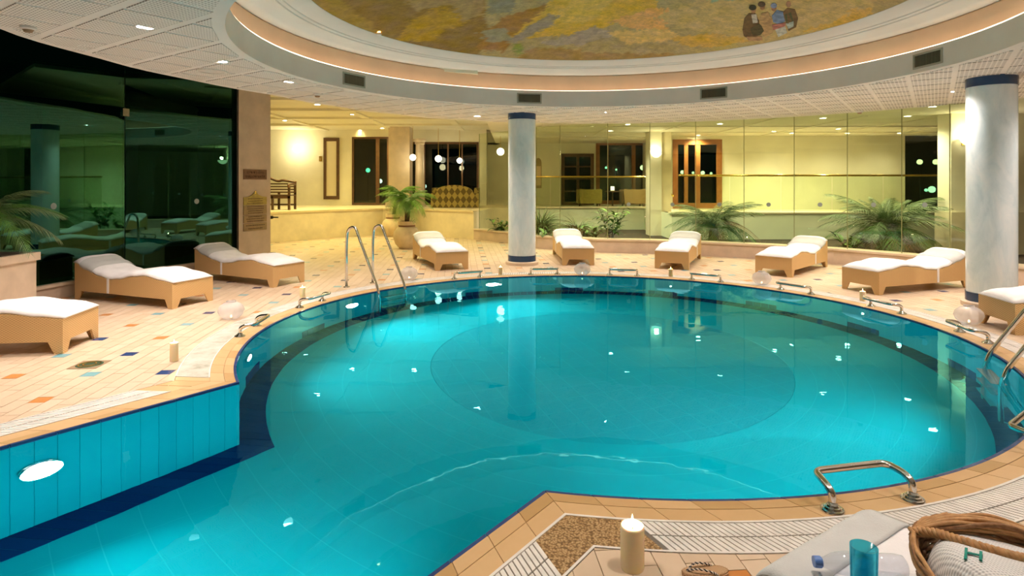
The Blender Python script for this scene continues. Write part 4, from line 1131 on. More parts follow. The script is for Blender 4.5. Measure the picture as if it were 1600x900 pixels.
spots = [
 ((-4.25,5.97), 188, 'rattan lounger at the left picture edge, nearest of the left three'),
 ((-4.19,7.95), 158, 'rattan lounger in front of the dark window, middle of the left three'),
 ((-3.50,9.50), 152, 'rattan lounger standing before the stone pillar with the signs'),
 ((-1.10,11.13), 112, 'rattan lounger in front of the potted palms'),
 ((1.29,11.75), 92, 'rattan lounger just right of the slim column, facing the pool'),
 ((2.96,11.22), 66, 'rattan lounger in front of the left cycad palm, second right of slim column'),
 ((4.50,10.42), 46, 'rattan lounger in front of the right cycad, third right of slim column'),
 ((5.12,8.90), 20, 'rattan lounger left of the large column, seen from its side'),
 ((5.33,6.66), -8, 'rattan lounger cut off by the right picture edge'),
 ((1.035,2.035), -56, 'white covered lounger end in the lower right corner under the basket'),
]
for k, (p, dg, lab) in enumerate(spots):
    o = L0 if k == 0 else dup(L0, (0,0,0), 0)
    o.location = (p[0], p[1], 0); o.rotation_euler = (0, 0, math.radians(dg)); o['label'] = lab

# ------------------------------------------------------------------ grab bars on the coping
def make_bar():
    t = thing('grab_bar', 'x', 'grab bar', group='steel grab bars round the pool')      # local +X points over the water
    path = fillet([(0,-.235,.012),(0,-.235,.085),(.05,-.235,.11),(.15,-.215,.12),(.15,.215,.12),(.05,.235,.11),(0,.235,.085),(0,.235,.012)], .045, 6)
    MB().tube(path, .0185, 12).build('rail', M_steel, t, smooth=True)
    for s in (-1, 1): MB().lathe([(.001,.03),(.026,.03),(.030,.022),(.038,.020),(.042,.012),(.052,.010),(.056,.004),(.056,0)][::-1], 20, (0, s*.235, 0)).build('flange', M_steel, t, smooth=True, auto=True)
    return t
B0 = make_bar(); first = True
def bar_at(p, label):
    global first
    v = (CP-p); rz = math.atan2(v.y, v.x)
    o = B0 if first else dup(B0, (0,0,0), 0); first = False
    o.location = (p.x, p.y, .0); o.rotation_euler = (0, 0, rz); o['label'] = label
BR = PR+.14
def on_r(p): return CP+(p-CP).normalized()*BR
bar_at(on_r(Vector((-2.87,6.55))), 'steel grab bar on the left bend beside the stained gutter cover')
bar_at(on_r(Vector((-2.72,8.02))), 'steel grab bar next to the candle left of the ladder')
for x, lab in ((730,'steel grab bar in front of the lounger by the potted palms'), (850,'steel grab bar below the slim column'), (974,'steel grab bar between the two back loungers'),
               (1103,'steel grab bar right of the back candle'), (1243,'steel grab bar right of the third glass bowl'), (1384,'steel grab bar before the lounger by the large column'), (1521,'steel grab bar beside the bowl at the large column')):
    bar_at(ray_circle(x, CP, BR), lab)
bar_at(on_r(Vector((1.8,2.995))), 'large near steel grab bar above the white lounger end')
bar_at(on_r(Vector((3.28,3.72))), 'steel grab bar cut off by the lower right picture edge')

# ------------------------------------------------------------------ pool ladders (local +X points over the water, origin on the deck by the rails)
def ladder(pos, rz, label):
    t = thing('pool_ladder', label, 'ladder', (pos.x, pos.y, 0), rz)
    for s in (-.25, .25):
        path = fillet([(0,s,0),(0,s,.62),(.03,s,.90),(.22,s,.95),(.30,s,.80),(.78,s,.02),(.80,s,-.35),(.80,s,-1.22),(.70,s,-1.26)], .12, 7)
        MB().tube(path, .021, 12).build('rail', M_steel, t, smooth=True)
        MB().lathe([(.001,.018),(.03,.018),(.05,.008),(.05,0)][::-1], 18, (0, s, 0)).build('flange', M_steel, t, smooth=True)
    for z in (-.3, -.6, -.9): MB().box(.75,.86,-.23,.23,z,z+.025).build('tread', M_steel, t)
an = math.radians(141); p = CP+Vector((math.cos(an), math.sin(an)))*(PR+.63); v = CP-p
ladder(p, math.atan2(v.y, v.x), 'steel pool ladder arching over the far left rim')
an = math.radians(-25); p = CP+Vector((math.cos(an), math.sin(an)))*(PR+.63); v = CP-p
ladder(p, math.atan2(v.y, v.x), 'steel pool ladder at the right picture edge')

# ------------------------------------------------------------------ candles and glass bowls
def candle(p, h, r, label, e=1.2):
    t = thing('pillar_candle', label, 'candle', (p.x, p.y, 0), 0, 'lit candles on the deck')
    MB().lathe([(.001,h*.9),(r*.55,h*.9),(r*.8,h*.97),(r*.92,h),(r,h*.97),(r,.006),(r*.95,0),(.001,0)][::-1], 28).build('wax', M_wax, t, smooth=True, auto=True)
    MB().tube([(0,0,h*.9),(.002,0,h*.9+r*.35)], .0022, 6).build('wick', M_black, t)
    MB().lathe([(.0005,0),(r*.16,r*.25),(r*.18,r*.4),(r*.1,r*.75),(.0005,r*1.15)], 12, (0,0,h*.9+r*.15)).build('flame', M_flame, t, smooth=True)
    ld = bpy.data.lights.new('candle_light', 'POINT'); ld.energy = e*1.8; ld.color = (1,.66,.3); ld.shadow_soft_size = .012
    lo = bpy.data.objects.new('candle_light', ld); COL.objects.link(lo); lo.parent = t; lo.location = (0, 0, h*.9+r*.7)
g2 = lambda x, y: Vector(gp(x, y)).xy
candle(g2(988,887), .178, .049, 'large lit cream candle in front by the near pool corner', 1.6)
candle(g2(272,564), .165, .035, 'lit candle on the left deck beside the navy tile', 1.0)
candle(g2(486,464.5)-Vector((.12,0)), .14, .036, 'lit candle beside the grab bar left of the ladder', .8)
candle(g2(782,429), .13, .035, 'lit candle just left of the slim column', .8)
candle(g2(1048,432), .13, .036, 'lit candle in front of the second back lounger', .8)
candle(g2(1348,470), .13, .037, 'lit candle in front of the lounger by the large column', .8)
def make_bowl():
    t = thing('glass_bowl', 'x', 'bowl', group='round glass candle bowls'); R = .145
    prof = [(.05,.0),(.085,.012),(.125,.05),(R,.10),(.13,.15),(.09,.185),(.05,.20)]
    mb = MB(); n = 48; vs_ = []
    for i in range(n):
        a = 2*PI*i/n; k = 1+.025*math.cos(12*a)
        for r, z in prof: vs_.append((r*k*math.cos(a), r*k*math.sin(a), z))
    fs_ = [(i*7+q, ((i+1) % n)*7+q, ((i+1) % n)*7+q+1, i*7+q+1) for i in range(n) for q in range(6)]+[tuple(i*7 for i in range(n))[::-1]]
    mb.add(vs_, fs_).build('glass', M_bowl, t, smooth=True)
    MB().lathe([(.046,.198),(.054,.198),(.054,.212),(.046,.212),(.046,.198)], 24).build('rim', M_bowl, t)
    MB().lathe([(.001,.02),(.02,.02),(.02,.008),(.001,.008)][::-1], 14).build('tealight', M_wax, t)
    MB().ball((0,0,.034), .009, 8, 1.5).build('flame', M_flame, t)
    return t
W0 = make_bowl()
for k, (x, y, lab) in enumerate(((360,499,'round ribbed glass bowl on the left deck near the gutter'), (639,437,'round glass bowl beside the steel ladder'), (910,430,'round glass bowl before the lounger next to the slim column'),
                                 (1191,445,'round glass bowl before the third back lounger'), (1516,507,'round frosted glass bowl at the foot of the large column'))):
    o = W0 if k == 0 else dup(W0, (0,0,0), 0)
    p = gp(x, y); o.location = (p.x, p.y+.02, .001); o['label'] = lab

# floor drain
p = gp(140, 570); t = thing('floor_drain', 'small green-black round drain plate in the left deck', 'drain', (p.x, p.y, .0005), math.radians(5))
MB().box(-.12,.12,-.12,.12,0,.003).build('plate', pm('drain_brown', (.30,.21,.12), .5), t)
MB().lathe([(.001,.006),(.10,.006),(.105,.003)], 28).build('cover', pm('verdigris', (.035,.09,.045), .5, .3, var=.4, vscale=40), t)
MB().lathe([(.045,.009),(.055,.009),(.055,.005),(.045,.005),(.045,.009)], 24).build('ring', M_brass, t)
MB().lathe([(.08,.009),(.088,.009),(.088,.005),(.08,.005),(.08,.009)], 24).build('ring', M_brass, t)

# ------------------------------------------------------------------ plants
def frond_mesh(name, L, droop, n=22, leaf=.22, mat=M_leaf, wid=.012, spread=.9):
    """pinnate palm frond along +X, arching downwards"""
    mb = MB(); pts = []
    for i in range(n+1):
        s = i/n; pts.append(Vector((L*(s-.18*droop*s*s), 0, L*(.30*s-droop*s*s))))
    mb.tube(pts, lambda s: .008*(1-s)+.002, 5)
    for i in range(2, n+1):
        s = i/n; p = pts[i]; t_ = (pts[min(i+1,n)]-pts[i-1]).normalized(); ll = leaf*(math.sin(PI*min(1, .15+.8*s))**.6)*(.85+.3*random.random())
        for sd in (-1, 1):
            side = Vector((0, sd, 0)); d_ = (t_*(.55+.25*s)+side*spread+Vector((0,0,-.12-.25*random.random()))).normalized()
            q = t_.cross(d_).normalized(); b_ = d_.cross(q)
            e1 = p+d_*ll*.5+q*.0; tip = p+d_*ll+Vector((0,0,-ll*.22))
            mb.add([p-t_*wid*.5, p+t_*wid*.5, e1+t_*wid*.8, e1-t_*wid*.8, tip], [(0,1,2,3),(3,2,4)])
    me_ = mb.mesh(name); me_.materials.append(mat); return me_
def blade_mesh(name, L, droop, mat, n=7, wid=.02, fan=11):
    """a fan of long narrow drooping blades along +X"""
    mb = MB()
    for k in range(fan):
        a = (k/(fan-1)-.5)*1.5+random.uniform(-.08,.08); l = L*random.uniform(.7,1.0); dr = droop*random.uniform(.7,1.3); vs_ = []
        for i in range(n+1):
            s = i/n; w_ = wid*(1-s)**.6*(1 if s > .05 else .6)
            bx = l*s*(1-.25*dr*s); z = l*(.55*s-dr*s*s)
            c = Vector((bx*math.cos(a*s*1.0+a*.2), bx*math.sin(a*s*1.0+a*.2), z)); pr_ = Vector((-math.sin(a), math.cos(a), 0))
            vs_ += [c-pr_*w_, c+pr_*w_]
        mb.add(vs_, [(2*i, 2*i+1, 2*i+3, 2*i+2) for i in range(n)])
    me_ = mb.mesh(name); me_.materials.append(mat); return me_
def place(name, me_, parent, loc, az, tilt, sc=1.0):
    o = put(name, me_, None, parent, loc); o.rotation_euler = (0, -tilt, az); o.scale = (sc,)*3; return o

PF = [frond_mesh('frond', .58, .75, leaf=.22, mat=M_leafb, wid=.011), frond_mesh('frond', .56, 1.05, leaf=.22, mat=M_leafb, wid=.011), frond_mesh('frond', .5, .5, leaf=.2, mat=M_leaf, wid=.011)]
def potted_palm(p, pot, trunk, lean, label, sc=1.0):
    t = thing('potted_palm', label, 'potted palm', (p.x, p.y, 0), 0, 'potted palms')
    s = pot
    MB().lathe([(.001,0),(.22*s,0),(.36*s,.16*s),(.43*s,.36*s),(.40*s,.54*s),(.30*s,.66*s),(.235*s,.70*s),(.235*s,.73*s),(.27*s,.75*s),(.28*s,.86*s),(.23*s,.86*s),(.22*s,.72*s),(.001,.72*s)], 36).build('jar', M_clay, t, smooth=True, auto=True)
    MB().lathe([(.241*s,.685*s),(.262*s,.70*s),(.262*s,.73*s),(.241*s,.74*s)], 36).build('jar_collar', pm('brown_collar', (.25,.12,.06), .6) if 'brown_collar' not in MATS else MATS['brown_collar'], t)
    top = Vector((lean, 0, .72*s+trunk))
    MB().tube(spline([(0,0,.72*s-.05),(lean*.35,0,.72*s+trunk*.5),tuple(top)], 6), .045*sc, 9, r1=.07*sc).build('trunk', M_trunk, t, smooth=True)
    for k in range(24):
        az = k*2.399; ti = [.75,.45,.1,-.1][k % 4]+random.uniform(-.12,.12)
        place('frond', PF[k % 3], t, top, az, ti, sc*random.uniform(.85,1.1))
pA = gp(615.5, 367); pB = gp(641, 387)
potted_palm(Vector((pA.x+.08, pA.y-.55)), .78, .72, .2, 'potted palm in a cream jar further back against the low wall', 1.15)
potted_palm(Vector((pB.x-.05, pB.y-.2)), .78, .62, .03, 'potted palm in a cream jar directly behind the back lounger', 1.15)

BF = [blade_mesh('leaf_fan', .95, .55, M_leafd), blade_mesh('leaf_fan', .9, .8, M_leaf), blade_mesh('leaf_fan', .85, .95, M_leafr), blade_mesh('leaf_fan', .95, .4, M_leafd)]
CF = [frond_mesh('frond', 1.25, .55, n=44, leaf=.36, mat=M_leafd, wid=.0095, spread=.75), frond_mesh('frond', 1.2, .8, n=44, leaf=.34, mat=M_leaf, wid=.0095, spread=.75), frond_mesh('frond', 1.1, .95, n=42, leaf=.32, mat=M_leafr, wid=.0095, spread=.75)]
def cycad(p, h, n, sc, label, spike=False):
    t = thing('cycad_palm', label, 'palm', (p.x, p.y, .12), 0, 'cycads behind the glass')
    MB().lathe([(.001,0),(.16*sc,0),(.13*sc,.1*sc),(.09*sc,h),(.001,h+.03)], 14).build('trunk', M_trunk, t)
    for k in range(n):
        az = k*2.399; lay_ = k/n
        ti = .85-1.05*lay_+random.uniform(-.12,.12)
        place('frond', CF[0 if lay_ < .45 else (1 if k % 3 else 2)], t, (0,0,h), az, ti, sc*random.uniform(.85,1.08))
    if spike:
        for k in range(7): place('new_leaf', CF[0], t, (0,0,h), k*.9, 1.25+.06*(k % 3), sc*.62)
    return t
cy1 = dp(1115, 372, 14.6); cycad(Vector((cy1.x, 14.6)), .42, 38, 1.0, 'spreading cycad palm behind the glass, left one')
cy2 = dp(1383, 385, 12.9); cycad(Vector((cy2.x, 12.9)), .45, 42, 1.1, 'large spreading cycad palm behind the glass, right one', True)
def bush(p, n, sc, label, mats, h=.1):
    t = thing('spiky_bush', label, 'plant', (p.x, p.y, .12))
    MB().lathe([(.001,0),(.14,0),(.1,h+.05),(.001,h+.06)], 10).build('crown_base', M_trunk, t)
    for k in range(n):
        az = k*2.399; ti = 1.0-1.0*k/n+random.uniform(-.15,.15); place('leaf_fan', BF[mats[k % len(mats)]], t, (0,0,h), az, ti, sc*random.uniform(.85,1.1))
b1 = dp(850, 362, 15.6); bush(Vector((b1.x-.1, 15.7)), 30, 1.1, 'spiky green bush behind the glass just right of the slim column', (0,1,3))
b2 = dp(885, 362, 15.4); bush(Vector((b2.x+.3, 15.55)), 28, 1.0, 'spiky reddish green bush behind the first back lounger', (0,1,2,2))
def leaf_mesh(name, L, w_, mat):
    mb = MB(); vs_ = []; n = 6
    for i in range(n+1):
        s = i/n; q = w_*math.sin(PI*min(1, s*.95+.03))**.8; z = .06*L*math.sin(PI*s)-.25*L*s*s
        vs_ += [(L*s, -q, z+.15*q), (L*s, 0, z), (L*s, q, z+.15*q)]
    mb.add(vs_, [f for i in range(n) for f in ((3*i,3*i+1,3*i+4,3*i+3),(3*i+1,3*i+2,3*i+5,3*i+4))])
    me_ = mb.mesh(name, True); me_.materials.append(mat); return me_
LF = [leaf_mesh('leaf', .30, .05, M_leaf), leaf_mesh('leaf', .26, .042, M_leafb), leaf_mesh('leaf', .28, .055, M_leafd)]
def shrub(p, hgt, stems, per, label, z0=.12, sc=1.0):
    t = thing('leafy_shrub', label, 'shrub', (p.x, p.y, z0))
    for s in range(stems):
        a = s*2.4; q = spline([(0,0,0),(.12*math.cos(a),.12*math.sin(a),hgt*.4),(.34*math.cos(a)*sc,.3*math.sin(a)*sc,hgt*(.75+.25*random.random()))], 5)
        st_ = MB().tube(q, .009, 5, r1=.004).build('stem', M_trunk, t)
        for k in range(per):
            i = len(q)*(.35+.65*k/per); pt = q[min(len(q)-1, int(i))]
            place('leaf', LF[(k+s) % 3], st_, pt, random.uniform(0, 6.28), random.uniform(-.2,.9), sc*random.uniform(.7,1.1))
s1 = dp(955, 376, 14.7); shrub(Vector((s1.x, 14.7)), .95, 7, 13, 'tall leafy green shrub behind the glass between the two back loungers')
s2 = dp(925, 372, 15.0); shrub(Vector((s2.x, 15.0)), .42, 6, 9, 'low leafy shrub behind the first back lounger', sc=.8)
s3 = dp(783, 368, 16.5); shrub(Vector((s3.x, 16.6)), .5, 7, 10, 'small leafy shrub behind the glass left of the slim column', sc=.9)
s4 = dp(862, 365, 15.0); shrub(Vector((s4.x, 14.95)), .35, 6, 9, 'low bright shrub beside the slim column', sc=.8)
s5 = dp(1330, 380, 12.5); shrub(Vector((s5.x, 12.55)), .4, 6, 9, 'low shrub left of the right cycad trunk', sc=.8)
# planter with dark palm at the left picture edge
pt_ = thing('planter', 'cream stone planter block at the left picture edge', 'planter', (-6.28, 7.0, 0))
MB().box(-.5,.46,-.4,.4,0,.66).build('box', M_pinkcap, pt_); MB().box(-.53,.49,-.43,.43,.66,.755).build('rim', M_pinkcap, pt_)
MB().box(-.45,.42,-.36,.36,.70,.765).build('soil', M_soil, pt_)
dk = thing('dark_palm', 'dark feathery palm drooping over the planter at the left edge', 'palm', (-6.2, 7.0, .76))
MB().tube([(0,0,0),(.03,0,.25),(.05,0,.42)], .05, 8).build('trunk', M_trunk, dk)
for k in range(18): place('frond', CF[k % 2], dk, (.05,0,.42), k*2.399, .7-.9*k/18, .68)

# ------------------------------------------------------------------ lounge furniture, left
D_ = 18.2; bx = X(432, D_)
t = thing('garden_bench', 'dark wooden garden bench with scrolled arm beside the pillar', 'bench', (bx, D_, TZ))
BL, BRt = -.9, X(458, D_)-bx
for x in (BL+.03, -.02, BRt-.03):
    for y in (-.25, .25): MB().box(x-.03, x+.03, y-.03, y+.03, 0, .44 if y < 0 else .5).build('leg', M_dkwood, t)
for k in range(5): MB().box(BL, BRt, -.27+.11*k, -.18+.11*k, .42, .45).build('seat_slat', M_dkwood, t)
MB().box(BL, BRt, -.28, -.25, .34, .42).build('apron', M_dkwood, t); MB().box(BL, BRt, .22, .25, .12, .17).build('stretcher', M_dkwood, t)
for k in range(4): MB().box(BL, BRt, .25, .275, .5+.085*k, .54+.085*k).build('back_slat', M_dkwood, t)
pts = [(BL, .26, 1.12), (BL*.6, .26, 1.06), (-.25, .26, .93), (-.05, .26, .86), (.12, .26, .88), (BRt, .26, .82)]
MB().tube(spline(pts, 6), .04, 8).build('top_rail', M_dkwood, t, smooth=True)
for x in (BRt-.03, BL+.03):
    MB().box(x-.03, x+.03, .22, .28, .45, .84).build('back_post', M_dkwood, t); MB().box(x-.03, x+.03, -.28, -.22, .44, .72).build('arm_post', M_dkwood, t)
    MB().tube(spline([(x,.26,.76),(x,0,.77),(x,-.25,.76),(x,-.31,.72),(x,-.29,.67)], 5), .035, 8).build('armrest', M_dkwood, t, smooth=True)
# tall mirror
x0, x1, z0, z1 = X(506, DW), X(530.5, DW), Z(311.5, DW), Z(215.5, DW)
t = thing('wall_mirror', 'tall narrow mirror in a dark frame on the alcove wall', 'mirror', ((x0+x1)/2, DW-.05, z0)); hw = (x1-x0)/2; h = z1-z0
mb = MB(); mb.box(-hw,-hw+.1,0,.05,0,h); mb.box(hw-.1,hw,0,.05,0,h); mb.box(-hw+.1,hw-.1,0,.05,0,.12); mb.box(-hw+.1,hw-.1,0,.05,h-.12,h); mb.build('frame', M_dkwood, t)
MB().box(-hw+.1,hw-.1,.02,.04,.12,h-.12).build('glass', pm('mirror_panel', (.74,.64,.46), .3), t)
t = thing('wall_switch', 'small brass switch plate left of the tall mirror', 'switch', (X(501, DW), DW-.025, Z(248, DW)))
MB().box(-.05,.05,0,.025,-.09,.09).build('plate', M_brass, t); MB().box(-.02,.02,-.01,0,-.03,.03).build('rocker', M_tan, t)
# globe lamps
def globe(p, r, label, e=0, wall=True):
    t = thing('globe_lamp', label, 'globe lamp', p, 0, 'white globe lamps')
    MB().ball((0,-.16,0) if wall else (0,0,0), r, 20).build('globe', M_globe, t, smooth=True)
    if wall: MB().box(-.03,.03,-.16+r*.9,0,-.03,.03).build('bracket', M_brass, t); MB().box(-.06,.06,-.02,0,-.08,.08).build('back_plate', M_brass, t)
    else: MB().tube([(0,0,r*.95),(0,0,3.5-p[2])], .008, 6).build('rod', M_brass, t)
    if e:
        ld = bpy.data.lights.new('globe_light', 'POINT'); ld.energy = e; ld.color = (1,.88,.5); ld.shadow_soft_size = r
        lo = bpy.data.objects.new('globe_light', ld); COL.objects.link(lo); lo.parent = t; lo.location = (0,-.16-r-.16 if wall else 0, 0 if wall else -r-.15)
globe((X(467, DW), DW, Z(232.5, DW)), .15, 'bright globe wall lamp above the garden bench', 22)
globe((X(645, 19.9), 19.9, Z(246, 19.9)), .105, 'hanging globe lamp beside the slender lounge column', 5, False)
globe((X(685, 21.0), 21.0, Z(248, 21.0)), .115, 'hanging globe lamp above the left of the sofa', 5, False)
globe((X(718, 21.2), 21.2, Z(251, 21.2)), .095, 'hanging globe lamp above the middle of the sofa', 5, False)
globe((X(782, 18.6), 18.6, Z(237, 18.6)), .115, 'hanging globe lamp left of the slim column', 5, False)
# sofa with diamond pattern
def sofa_mat():
    m, t_, b = nt('diamond_fabric'); v = coords(t_, (1,1,.72), (0, math.radians(45), 0)); ck = t_.nodes.new('ShaderNodeTexChecker'); ck.inputs['Scale'].default_value = 7.5
    ck.inputs['Color1'].default_value = (.50,.37,.10,1); ck.inputs['Color2'].default_value = (.16,.10,.03,1); t_.links.new(v, ck.inputs['Vector'])
    f = noise(t_, coords(t_), 5, 2); t_.links.new(mixc(t_, math_(t_, 'MULTIPLY', f, .35), ck.outputs[0], (.12,.16,.05)), b.inputs['Base Color']); b.inputs['Roughness'].default_value = .85; return m
M_sofa = sofa_mat()
DS = 19.7; x0, x1 = X(674, DS), X(748, DS)
t = thing('sofa', 'arched back sofa in a diamond patterned fabric seen from behind', 'sofa', ((x0+x1)/2, DS, TZ)); hw = (x1-x0)/2
zt = Z(289, DS)-TZ
poly = [(-hw,0),(hw,0),(hw,zt*.62)]+[(hw*.80*math.cos(a)-.03, zt*.66+zt*.34*math.sin(a)) for a in [PI*k/14 for k in range(0,15)]]+[(-hw,zt*.62)]
n_ = len(poly); vs_ = [(x,-.12,z) for x, z in poly]+[(x,.12,z) for x, z in poly]
MB().add(vs_, [tuple(range(n_)), tuple(range(n_,2*n_))[::-1]]+[(i,n_+i,n_+(i+1)%n_,(i+1)%n_) for i in range(n_)]).build('backrest', M_sofa, t)
MB().box(-hw,hw,.12,.75,.12,.45).build('seat', M_sofa, t)
for s in (-1,1): MB().box(s*hw-(.0 if s < 0 else .16), s*hw+(.16 if s < 0 else 0), .12, .75, .12, .64).build('armrest', M_sofa, t)
for sx in (-1,1):
    for y in (-.08,.68): MB().box(sx*(hw-.1)-.03, sx*(hw-.1)+.03, y-.03, y+.03, 0, .12).build('foot', M_dkwood, t)
# two armchairs in front of the wood framed window
for xa, xb, lab, m_ in ((905,940,'mustard armchair seen from behind, left of the pair at the window', pm('mustard_fabric', (.36,.25,.06), .85, var=.15, vscale=15)), (974,1009,'brown armchair seen from behind, right of the pair at the window', pm('tan_fabric', (.33,.19,.08), .85, var=.15, vscale=15))):
    d_ = 20.2; a_, b_ = X(xa, d_), X(xb, d_); zt = Z(295, d_)-TZ; hw = (b_-a_)/2
    t = thing('armchair', lab, 'armchair', ((a_+b_)/2, d_, TZ), 0, 'lounge armchairs')
    poly = [(-hw*.92,.12),(hw*.92,.12),(hw,zt*.9),(hw*.9,zt),(hw*.5,zt*.97),(-hw*.5,zt*.97),(-hw*.9,zt),(-hw,zt*.9)]; n_ = len(poly)
    vs_ = [(x,-.1,z) for x, z in poly]+[(x,.08,z) for x, z in poly]
    MB().add(vs_, [tuple(range(n_)), tuple(range(n_,2*n_))[::-1]]+[(i,n_+i,n_+(i+1)%n_,(i+1)%n_) for i in range(n_)]).build('backrest', m_, t)
    MB().box(-hw*.9,hw*.9,.08,.62,.12,.42).build('seat', m_, t)
    for s in (-1,1): MB().box(s*hw*.9-.07, s*hw*.9+.07, .08, .6, .12, .58).build('armrest', m_, t)
    for sx in (-1,1):
        for y in (-.05,.55): MB().box(sx*hw*.8-.025, sx*hw*.8+.025, y-.025, y+.025, 0, .12).build('foot', M_dkwood, t)
# small table with a white lamp between the armchairs
d_ = 20.4; t = thing('side_table', 'small dark side table between the armchairs', 'table', (X(957, d_), d_, TZ))
MB().lathe([(.001,.50),(.26,.50),(.26,.53),(.001,.53)], 24).build('top', M_dkwood, t); MB().lathe([(.03,.03),(.025,.5)], 12).build('stem', M_dkwood, t); MB().lathe([(.001,.0),(.17,0),(.16,.03),(.001,.04)], 20).build('foot', M_dkwood, t)
t = thing('table_lantern', 'small glowing white lantern on the side table', 'lantern', (X(957, d_), d_, TZ+.53))
MB().box(-.07,.07,-.07,.07,0,.02).build('base', M_brass, t); MB().box(-.055,.055,-.055,.055,.02,.16).build('shade', emit_mat('lantern_glow', (1,.95,.8), 1.6), t)

# ------------------------------------------------------------------ garden lights beyond the windows
for x, y, d_, r, c, lab in ((575,266,30,.11,(.15,1,.55),'green garden light beyond the tall alcove window'), (594,283,30,.11,(.9,.95,1),'white garden light beyond the tall alcove window'), (663,291,30,.11,(.8,.95,1),'white garden light behind the potted palms'),
    (1004,262,31,.13,(1,.95,.7),'street globe lamp beyond the wood framed window'), (947,262,31,.06,(.4,1,.8),'tiny green light at the left of the wood framed window'), (963,265,31,.05,(.6,1,.8),'tiny pale green light in the middle of the wood framed window'),
    (1066,269,27,.085,(1,1,.8),'garden light beyond the corner window, left'), (1083,270,27,.06,(.8,1,.7),'garden light beyond the corner window, middle'), (1098,270,27,.09,(1,1,.8),'garden light beyond the corner window, right'), (1111,271,27,.06,(.8,1,.7),'small garden light at the right of the corner window'),
    (1437,253,27,.12,(1,.9,.6),'upper left globe beyond the dark right window'), (1462,253,27,.12,(1,.95,.6),'upper right globe beyond the dark right window'), (1456,296,27,.15,(.75,1,1),'bright white light beyond the dark right window'), (1447,297,27,.07,(.5,1,1),'cyan light beside the bright one in the dark right window')):
    p = dp(x, y, d_); t = thing('garden_light', lab, 'garden light', (p.x, p.y, -.1), 0, 'night lights outside')
    k_ = 'night_light_%d_%d_%d' % tuple(int(v*100) for v in c)
    MB().ball((0,0,p.z+.1), r, 14).build('globe', MATS.get(k_) or emit_mat(k_, c, 9), t)
    MB().tube([(0,0,0),(0,0,p.z+.1-r*.9)], .03, 6).build('post', M_black, t)
gd = MB().box(-14, 26, 22.6, 40, -.3, -.1); tag(gd.build('garden_ground', MATS['night_lawn']), 'dark lawn outside the back windows', 'ground', kind='structure')

# ------------------------------------------------------------------ foreground things on the white lounger
ZL = .325+.004+.079
# bottle, lying
bt = thing('water_bottle', 'clear plastic water bottle with blue cap lying on the towel', 'bottle', (.91, 1.825, ZL+.05), math.radians(-6))
M_pet = glass_pane('clear_plastic', (.90,.925,.965), 1.55, frost=.06); M_cap = pm('blue_cap', (.12,.25,.62), .4)
M_ = Matrix.Rotation(PI/2, 4, 'Y')
def lay(mb): mb.v = [tuple(M_ @ Vector(v)) for v in mb.v]; return mb
lay(MB().lathe([(.001,.262),(.022,.262),(.031,.255),(.034,.235),(.0335,.20),(.0315,.195),(.0335,.19),(.0335,.14),(.0315,.135),(.0335,.13),(.0335,.095),(.028,.06),(.016,.032),(.0125,.022)], 28)).build('body', M_pet, bt, smooth=True)
lay(MB().lathe([(.001,0),(.0155,0),(.0165,.004),(.0165,.020),(.0135,.024)], 20)).build('cap', M_cap, bt)
# tumbler
tg = thing('glass_tumbler', 'turquoise glass tumbler half full standing before the bottle', 'glass', (.992, 1.705, ZL+.010))
M_teal = glass_pane('teal_glass', (.24,.74,.83), 1.35)
MB().lathe([(.001,.0),(.031,.0),(.033,.01),(.036,.158),(.0335,.158),(.031,.014),(.001,.012)], 32).build('glass', M_teal, tg, smooth=True)
MB().lathe([(.001,.014),(.0305,.014),(.0325,.118),(.001,.118)], 28).build('water', glass_pane('teal_drink', (.22,.78,.86), 1.2), tg, smooth=True)
# folded waffle towel in the basket
def waffle():
    m, t_, b = nt('white_waffle_towel'); v = coords(t_); sp = t_.nodes.new('ShaderNodeSeparateXYZ'); t_.links.new(v, sp.inputs[0])
    a_ = math_(t_, 'SINE', math_(t_, 'MULTIPLY', sp.outputs[0], 2*PI/.0095)); c_ = math_(t_, 'SINE', math_(t_, 'MULTIPLY', sp.outputs[1], 2*PI/.0095))
    h = math_(t_, 'MULTIPLY', math_(t_, 'ADD', a_, c_), .25); h = math_(t_, 'ADD', h, .5)
    t_.links.new(ramp(t_, h, [(.1,(.50,.51,.53)),(.6,(.80,.80,.80))]), b.inputs['Base Color']); b.inputs['Roughness'].default_value = .9; bump(t_, b, h, .6, .004); return m
M_wick = pm('brown_wicker', (.34,.17,.07), .55, col2=(.20,.09,.03), vscale=60)
M_wickl = pm('honey_wicker', (.55,.30,.12), .5, col2=(.40,.20,.07), vscale=60)
BC = Vector((1.345, 1.50)); BA = PI/2
bk = thing('wicker_basket', 'oval brown wicker basket with a twisted handle in the lower right corner', 'basket', (BC.x, BC.y, ZL+.012), BA)
def oval(a, b, z, n=48): return [Vector((a*math.cos(2*PI*k/n), b*math.sin(2*PI*k/n), z)) for k in range(n+1)]
def twist(path, r, strands, turns, sr, closed=False):
    mb = MB(); n = len(path)
    for s in range(strands):
        out = []
        for i, p in enumerate(path):
            t_ = (path[min(i+1,n-1)]-path[max(i-1,0)]).normalized(); u = t_.cross(Vector((0,0,1)))
            u = u.normalized() if u.length > 1e-4 else Vector((1,0,0)); v = t_.cross(u); a = 2*PI*(s/strands+turns*i/(n-1)); out.append(p+(u*math.cos(a)+v*math.sin(a))*r)
        mb.tube(out, sr, 6)
    return mb
